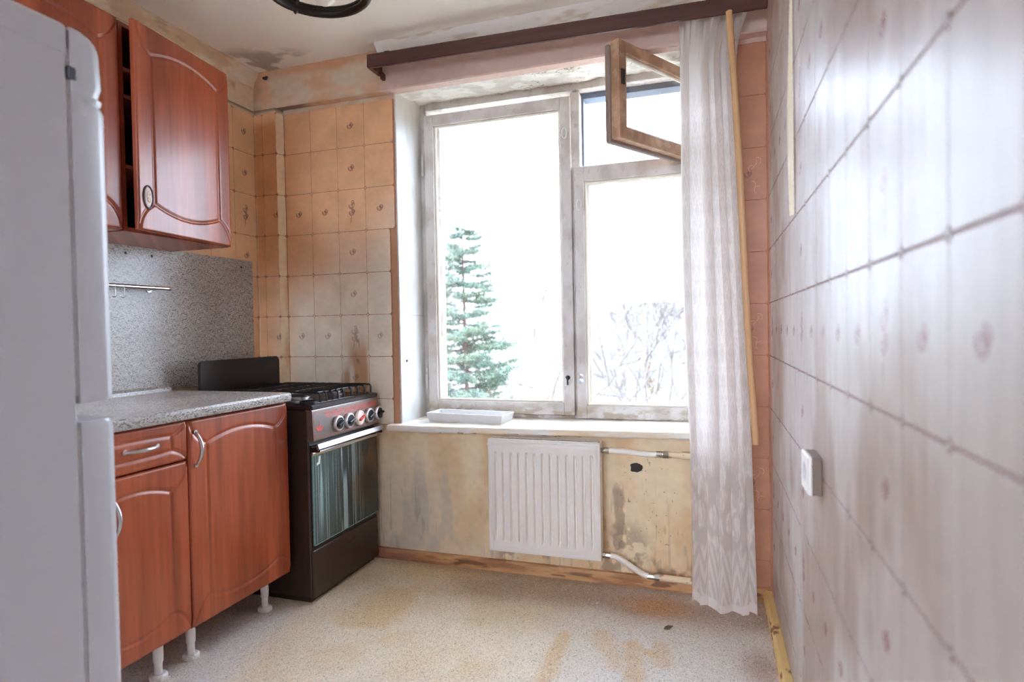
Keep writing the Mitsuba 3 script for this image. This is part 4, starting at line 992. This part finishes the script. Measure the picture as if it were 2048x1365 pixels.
# ------------------------------------------------------------------ small things
tr = thing('plastic_tray', 'shallow white plastic tray on the window sill', 'tray')
def traymesh():
    # local x along sill, y depth
    x0, x1, y0, y1, h, tk = 0.0, 0.405, 0.0, 0.145, 0.042, 0.003
    out = []
    out.append(rbox(x0 + 0.012, x1 - 0.012, y0 + 0.010, y1 - 0.010, 0, tk))
    def wall(a, b, a2, b2):
        a, b, a2, b2 = (np.array(q, float) for q in (a, b, a2, b2))
        n = np.cross(b - a, a2 - a); n /= np.linalg.norm(n)
        V = np.array([a, b, b2, a2, a + n * tk, b + n * tk, b2 + n * tk, a2 + n * tk])
        return trimesh.convex.convex_hull(V)
    c = [(x0 + 0.012, y0 + 0.010), (x1 - 0.012, y0 + 0.010), (x1 - 0.012, y1 - 0.010), (x0 + 0.012, y1 - 0.010)]
    d = [(x0, y0), (x1, y0), (x1, y1), (x0, y1)]
    for i in range(4):
        k = (i + 1) % 4
        out.append(wall((*c[i], 0), (*c[k], 0), (*d[i], h), (*d[k], h)))
        s0, s1 = np.array(d[i]), np.array(d[k])
        out.append(tube([(*s0, h), (*s1, h)], 0.0035, 8))
    out.append(rbox(0.15, 0.153, 0.01, 0.135, 0, 0.03, 0.0005))
    return cat(*out)
tm = traymesh()
tm.apply_transform(trimesh.transformations.rotation_matrix(math.radians(-5), [0, 0, 1]))
tm.apply_translation((0.875, 0.065, 0.6705))
obj('shell', tm, 'm_tray', tr)
wedge = trimesh.convex.convex_hull(np.array([[0, 0, 0], [0.11, 0, 0], [0.05, 0, 0.03], [0, 0.05, 0], [0.11, 0.05, 0], [0.05, 0.05, 0.03]]))
wedge.apply_translation((0.93, 0.10, 0.675))
obj('divider', wedge, 'm_tray', tr)

so = thing('wall_socket', 'white surface mounted socket box on the papered right wall', 'socket')
obj('box', rbox(W - 0.020, W + 0.001, -1.203, -1.107, 0.750, 0.832, 0.002), 'm_socket_box', so)
obj('face', rbox(W - 0.028, W - 0.019, -1.204, -1.106, 0.749, 0.833, 0.0025), 'm_white_plastic', so)
obj('socket_well', lathe([(0, 0.0), (0.020, 0.0), (0.022, 0.0012), (0.020, 0.0016), (0, 0.0004)], 24, (0, 0, 0)).apply_transform(frame(FW, (W - 0.028, -1.155, 0.792))), 'm_gasket', so, smooth=35)

tp = thing('torn_paper_strip', 'long torn strip of pale paper peeling off the right wall', 'paper strip')
def strip(u, v):
    z = 1.42 + v * (H - 1.425)
    y = -0.806 + 0.004 * np.sin(v * 7) + (u - 0.5) * (0.026 + 0.008 * np.sin(v * 9))
    x = W - 0.0015 - 0.011 * u ** 1.5 * (0.5 + 0.5 * np.sin(v * 5 + 0.5)) - 0.002
    return np.stack([x, y, z], -1)
sm_, _ = grid(7, 60, strip)
obj('strip', sm_, 'm_torn_paper', tp, smooth=True)

hk = thing('wall_hook', 'small black hook in the stained corner under the ceiling', 'hook')
a = np.linspace(0, PI, 14)
obj('wire', tube(np.vstack([[(0.062, -BEAM, 2.43)], np.stack([0.062 + 0.013 - 0.013 * np.cos(a), np.full(14, -BEAM - 0.022), 2.425 - 0.012 * np.sin(a)], 1)]), 0.0035, 8), 'm_black_iron', hk, smooth=40)
obj('plate', rbox(0.055, 0.070, -BEAM - 0.003, -BEAM, 2.42, 2.44, 0.001), 'm_black_iron', hk)

# ceiling lamp
lp = thing('ceiling_lamp', 'dark bronze ring ceiling lamp with a bare frosted bulb', 'lamp')
LC, LR, LZ = np.array([0.972, -0.885]), 0.168, 2.276
a = np.linspace(0, 2 * PI, 65)[:-1]
obj('ring', cat(tube(np.stack([LC[0] + LR * np.cos(a), LC[1] + LR * np.sin(a), np.full(64, LZ)], 1), 0.0145, 12, closed=True),
                tube(np.stack([LC[0] + (LR - 0.004) * np.cos(a), LC[1] + (LR - 0.004) * np.sin(a), np.full(64, LZ + 0.014)], 1), 0.010, 10, closed=True)), 'm_bronze', lp, smooth=50)
for q in (0.55, 0.55 + 2 * PI / 3, 0.55 + 4 * PI / 3):
    e = np.array([LC[0] + LR * math.cos(q), LC[1] + LR * math.sin(q), LZ])
    t_ = np.linspace(0, 1, 10)
    c_ = np.array([LC[0], LC[1], LZ + 0.10])
    pts = e[None] * (1 - t_[:, None]) + c_[None] * t_[:, None] + np.array([0, 0, 0.03])[None] * np.sin(t_ * PI)[:, None]
    obj('arm', cat(tube(pts, 0.008, 8), lathe([(0, -0.024), (0.004, -0.02), (0.009, -0.012), (0.0, 0.0)], 10, e)), 'm_bronze', lp, smooth=50)
obj('stem', cat(cyl((LC[0], LC[1], LZ + 0.08), (LC[0], LC[1], H), 0.008, 12), lathe([(0, 0), (0.045, 0.0), (0.05, -0.01), (0.03, -0.03), (0, -0.035)][::-1], 24, (LC[0], LC[1], H))), 'm_bronze', lp, smooth=40)
BLB = np.array([LC[0] + 0.005, LC[1] + 0.035, LZ - 0.002])
sk2 = obj('socket', lathe([(0, 0.055), (0.016, 0.055), (0.018, 0.09), (0.012, 0.12), (0, 0.12)], 16, BLB), 'm_bronze', lp, smooth=40)
th = np.linspace(-PI / 2, 1.1, 14)
obj('bulb', lathe([(max(0.0, 0.040 * math.cos(q)), 0.040 * math.sin(q)) for q in th] + [(0.014, 0.052), (0.014, 0.062), (0, 0.062)], 24, BLB), 'm_bulb', lp, smooth=40)

# fridge
fr = thing('fridge', 'tall white two door fridge freezer in the left foreground', 'fridge')
FXR, FXL, FYB, FYD, FZ = 1.0, 0.42, -2.34, -1.748, 1.744
obj('body', rbox(FXL, FXR, FYB, FYD, 0.03, FZ - 0.004, 0.008), 'm_fridge_white', fr)
obj('top_cap', rbox(FXL - 0.002, FXR + 0.0015, FYB - 0.002, FYD + 0.001, 1.678, FZ, 0.007), 'm_fridge_white', fr)
obj('base', rbox(FXL + 0.02, FXR - 0.02, FYB + 0.02, FYD - 0.02, 0.0, 0.04), 'm_dark_grey', fr)
obj('gasket', cat(rbox(FXL + 0.012, FXR - 0.004, FYD - 0.001, FYD + 0.006, 1.0, 1.70, 0.003), rbox(FXL + 0.012, FXR - 0.004, FYD - 0.001, FYD + 0.006, 0.08, 0.94, 0.003)), 'm_gasket', fr)
def fdoor(z0, z1, top):
    """door: bowed front section in (x, y), lofted upward; the top edge rolls back when top is set"""
    n = 64
    ys0, yf = FYD + 0.004, FYD + 0.096
    sec = []
    wd = FXR - FXL
    xs = np.linspace(0, 1, n)
    front = [(FXL + wd * t_, yf - 0.012 * (abs(2 * t_ - 1) ** 2.5) - 0.026 * (1 - math.sqrt(max(0.0, 1 - max(0, (abs(2 * t_ - 1) - 0.91) / 0.09) ** 2)))) for t_ in xs]
    sec = np.array([(FXL, ys0)] + front + [(FXR, ys0)])[::1]
    hs = [z0, z0 + 0.004, z0 + 0.012] + ([z1 - 0.17, z1 - 0.10] + [z1 - 0.035 + 0.035 * math.sin(q_ * PI / 16) for q_ in range(9)] if top else [z1 - 0.012, z1 - 0.004, z1])
    V = []
    for h in hs:
        d = 0.0
        if top and h > z1 - 0.17:
            q = (h - (z1 - 0.17)) / 0.17
            k_ = max(0.0, (h - (z1 - 0.035)) / 0.035)
            d = 0.010 * q + 0.030 * (1 - math.sqrt(max(0.0, 1 - k_ * k_)))
        if not top and h > z1 - 0.011: d = 0.008 * (h - (z1 - 0.012)) / 0.012
        if h < z0 + 0.011: d = 0.008 * (1 - (h - z0) / 0.012)
        y = np.where(sec[:, 1] > ys0 + 1e-6, np.maximum(sec[:, 1] - d, ys0 + 0.002), sec[:, 1])
        V.append(np.c_[sec[:, 0], y, np.full(len(sec), h)])
    V = np.vstack(V); m = len(sec); F = []
    for k in range(len(hs) - 1):
        for i in range(m):
            j = (i + 1) % m
            F += [[k * m + i, (k + 1) * m + j, k * m + j], [k * m + i, (k + 1) * m + i, (k + 1) * m + j]]
    c0, c1 = len(V), len(V) + 1
    V = np.vstack([V, [[(FXL + FXR) / 2, ys0 + 0.02, z0], [(FXL + FXR) / 2, ys0 + 0.015, z1]]])
    for i in range(m):
        j = (i + 1) % m
        F += [[c0, i, j], [c1, (len(hs) - 1) * m + j, (len(hs) - 1) * m + i]]
    me = trimesh.Trimesh(V, np.array(F), process=False)
    me.fix_normals()
    return me
d1 = obj('door', fdoor(0.985, 1.60, False), 'm_fridge_white', fr, smooth=40, label='upper fridge door')
obj('door_cap', fdoor(1.603, 1.741, True), 'm_fridge_white', d1, smooth=40)
d2 = obj('door', fdoor(0.06, 0.947, False), 'm_fridge_white', fr, smooth=40, label='lower freezer door')
obj('hinge', rbox(FXR - 0.05, FXR + 0.002, FYD - 0.002, FYD + 0.016, 1.636, 1.664, 0.003), 'm_dark_grey', fr)

# crumbs and a dry leaf on the floor
lf = thing('dry_leaf', 'small dry green leaf on the floor near the curtain', 'leaf')
def leafm(u, v):
    w = 0.010 * np.sin(PI * v) ** 0.8
    x = (u - 0.5) * 2 * w; y = (v - 0.5) * 0.042
    z = 0.0025 + 0.006 * np.abs(u - 0.5) * np.sin(PI * v) + 0.003 * v
    c, s_ = math.cos(-0.9), math.sin(-0.9)
    return np.stack([2.052 + c * x - s_ * y, -0.35 + s_ * x + c * y, z], -1)
lm_, _ = grid(7, 14, leafm)
obj('blade', lm_, 'm_leaf', lf, smooth=True)
chips = [(0.756, -0.130), (1.500, -0.146), (1.725, -0.2), (1.762, -0.22), (1.685, -0.38), (1.70, -0.03), (2.33, -0.30), (1.05, -0.50)]
cl = ['white chip of paint on the floor beside the cooker drawer', 'white chip of paint on the brown stained floor below the radiator middle', 'white chip of paint on the floor left of the orange stain', 'largest white chip of paint beside the orange floor stain',
      'white chip of paint in the middle of the pale floor', 'white chip of paint close under the radiator corner', 'white chip of paint on the floor between curtain and right wall', 'white chip of paint on the pale floor in front of the cooker']
for i, (x, y) in enumerate(chips):
    pts = nrg.normal(size=(10, 3)); pts /= np.linalg.norm(pts, axis=1, keepdims=True)
    sz = 0.0065 if i == 3 else 0.0045
    m = trimesh.convex.convex_hull(pts * [sz, sz * 0.7, 0.0018] * 1); m.apply_translation((x, y, -m.vertices[:, 2].min()))
    k = obj('paint_chip', m, 'm_chip_white')
    labels[k] = {'label': cl[i], 'category': 'paint chip', 'group': 'white paint chips on the floor'}

# ------------------------------------------------------------------ outdoors (flat on an upper floor)
GZ = -8.0
def ray_xy(px, dist):
    """ground position seen at the pixel column px at the forward distance dist"""
    d = fwd + rgt * (px - 1024) / FPX
    d = d / (fwd[:2] @ d[:2]) if False else d
    return CAM[:2] + d[:2] * dist
gm_ = trimesh.creation.box(extents=(600, 600, 1)); gm_.apply_translation((0, 305.5, GZ - 0.5))
g_ = struct('ground', gm_, 'm_ground_out')
labels[g_].update(label='pale wintry ground far below the window')

def needle_tree(name, label, base, h, rmax, seed, top_bare=0.0, z_from=None):
    r_ = np.random.default_rng(seed)
    t = thing(name, label, 'tree', 'evergreen trees outside the window' if False else None)
    bx, by = base
    obj('trunk', tube([(bx, by, GZ - 0.2), (bx + 0.05, by, GZ + h * 0.5), (bx - 0.03, by, GZ + h)], [0.11, 0.07, 0.02], 8), 'm_bark_red', t, smooth=60)
    br, nd = [], []
    NV, NF = [], []
    nb = 230
    off = 0
    for i in range(nb):
        f = 0.30 + 0.69 * (i / nb)
        z = GZ + h * f
        L = rmax * ((1 - f) / 0.7) ** 0.75 * r_.uniform(0.55, 1.1) + 0.12
        az = i * 2.399 + r_.uniform(-0.6, 0.6); z += r_.uniform(-0.15, 0.15)
        d = np.array([math.cos(az), math.sin(az), 0.0])
        s_ = np.linspace(0, 1, 7)
        pts = np.array([bx, by, z]) + d[None] * (L * s_)[:, None] + np.array([0, 0, 1.0])[None] * (L * (-0.22 * s_ + 0.30 * s_ ** 2))[:, None]
        br.append(tube(pts, 0.018 * (1 - 0.8 * s_) * min(1.0, L), 4, caps=False))
        # side twigs with needle blades
        ntw = int(10 + 22 * L)
        for k in range(ntw):
            q = r_.uniform(0.18, 1.0)
            p = np.array([np.interp(q, s_, pts[:, c]) for c in range(3)])
            a2 = az + r_.choice([-1, 1]) * r_.uniform(0.5, 1.1)
            tl = 0.34 * (1.15 - q) * L * 0.7 + r_.uniform(0.10, 0.28)
            td = np.array([math.cos(a2), math.sin(a2), r_.uniform(-0.15, 0.25)])
            for m_ in range(14):
                w = p + td * tl * (m_ + 0.5) / 14
                nd_ = td * 0.5 + r_.normal(size=3) * 0.75
                nd_ /= np.linalg.norm(nd_)
                sd = np.cross(nd_, r_.normal(size=3)); sd /= np.linalg.norm(sd) + 1e-9
                ll = r_.uniform(0.06, 0.12)
                NV += [w - sd * 0.013, w + sd * 0.013, w + nd_ * ll]
                NF.append([off, off + 1, off + 2]); off += 3
    obj('branches', cat(*br), 'm_bark', t)
    obj('needles', trimesh.Trimesh(np.array(NV), np.array(NF), process=False), 'm_needles', t)
    return t
p = ray_xy(930, 15.0)
needle_tree('fir_tree', 'green fir tree with a reddish trunk outside the left window pane', p, 11.7, 2.3, 4)

def bare_tree(label, base, h, seed, lean=0.0, spread=0.55, r0=0.07, group=None, cat_='tree', name='bare_tree', mtl='m_twig', depth=6):
    rmin = 0.0010 * math.hypot(base[0] - CAM[0], base[1] - CAM[1])
    r_ = np.random.default_rng(seed)
    t = thing(name, label, cat_, group)
    segs, tw = [], []
    def grow(p, d, L, r, lvl):
        n = 5
        pts = [p]; dd = d.copy()
        for k in range(n):
            dd = dd + r_.normal(size=3) * 0.13 + np.array([0, 0, 0.05]); dd /= np.linalg.norm(dd)
            pts.append(pts[-1] + dd * L / n)
        rad = np.maximum(np.linspace(r, r * 0.62, n + 1), rmin)
        (segs if lvl < 2 else tw).append(tube(pts, rad, 5 if lvl < 3 else 3, caps=False))
        if lvl >= depth: return
        for k in range(2 if lvl > 0 else 3):
            i = r_.integers(2, n + 1) if k else n
            ax = r_.normal(size=3); ax -= dd * (ax @ dd); ax /= np.linalg.norm(ax)
            nd2 = dd * math.cos(spread) + ax * math.sin(spread) * r_.uniform(0.6, 1.3); nd2 /= np.linalg.norm(nd2)
            grow(pts[i], nd2, L * r_.uniform(0.62, 0.85), r * 0.62, lvl + 1)
    grow(np.array([base[0], base[1], GZ - 0.1]), np.array([lean, 0, 1.0]) / math.hypot(lean, 1), h * 0.40, r0, 0)
    obj('trunk', cat(*segs), mtl, t)
    obj('twigs', cat(*tw), mtl, t, kind='stuff')
    return t
bare_tree('dark bare tree with a crooked bough low in the right window pane', ray_xy(1235, 13.0), 10.2, 11, 0.12, 0.75, 0.12, depth=7)
bare_tree('slender bare tree behind the crooked bough in the right pane', ray_xy(1335, 21.0), 12.6, 5, 0.0, 0.5, 0.13, depth=7)
bare_tree('bare tree leaning behind the left sash stile', ray_xy(1110, 25.0), 11.8, 8, -0.1, 0.6, 0.14, depth=7)
bare_tree('thin bare tree in the gap between the crooked bough and the lace curtain', ray_xy(1285, 29.0), 12.6, 61, -0.05, 0.5, 0.12, depth=7)
bare_tree('tall thin bare tree farther back beside the pale apartment block', ray_xy(1210, 38.0), 15.0, 21, 0.0, 0.45, 0.16, depth=7)
bare_tree('bare tree between the fir and the left sash stile', ray_xy(1030, 33.0), 13.4, 31, 0.05, 0.55, 0.15, depth=7)
# low brown shrubs at the far edge of the yard
for i, (px_, ds, lab) in enumerate(((900, 48, 'brown leafless shrub behind the fir tree'), (1000, 55, 'brown leafless shrub to the right of the fir tree'), (1090, 50, 'brown leafless shrub behind the middle stile'), (1290, 60, 'brown leafless shrub under the pale apartment block'))):
    b = ray_xy(px_, ds)
    bare_tree(lab, b, 4.6, 50 + i, 0.0, 0.75, 0.05, None, 'shrub', 'shrub', 'm_bush', 6)

def block(name, label, px0, px1, dist, z1, floors, bays, depth=12.0, roof=0.6):
    t = thing(name, label, 'building')
    a, b = ray_xy(px0, dist), ray_xy(px1, dist)
    d = b - a; w = np.linalg.norm(d); d /= w
    nn = np.array([-d[1], d[0]])
    M = np.eye(4); M[:2, 0] = d; M[:2, 1] = nn; M[:2, 3] = a
    hz = z1 - GZ
    body = rbox(0, w, 0, depth, GZ, z1); body.apply_transform(M)
    obj('wall', body, 'm_house_pale', t)
    rf_ = rbox(-0.3, w + 0.3, -0.3, depth + 0.3, z1, z1 + roof, 0.1); rf_.apply_transform(M)
    obj('roof', rf_, 'm_house_roof', t)
    fw, fh = w / bays, hz / floors
    me = rbox(-0.32 * fw, 0.32 * fw, -0.06, 0.05, 0.30 * fh, 0.78 * fh, 0.02)
    pd = mikit.ply(me, 'm_house_pane')
    for i in range(floors):
        for k in range(bays):
            Q = M @ T_np(((k + 0.5) * fw, 0, GZ + i * fh))
            obj('window', pd, None, t, to_world=T(Q.tolist()))
    return t
block('apartment_block', 'pale five storey apartment block behind the bare trees in the right pane', 1185, 1420, 95.0, 7.2, 5, 9)
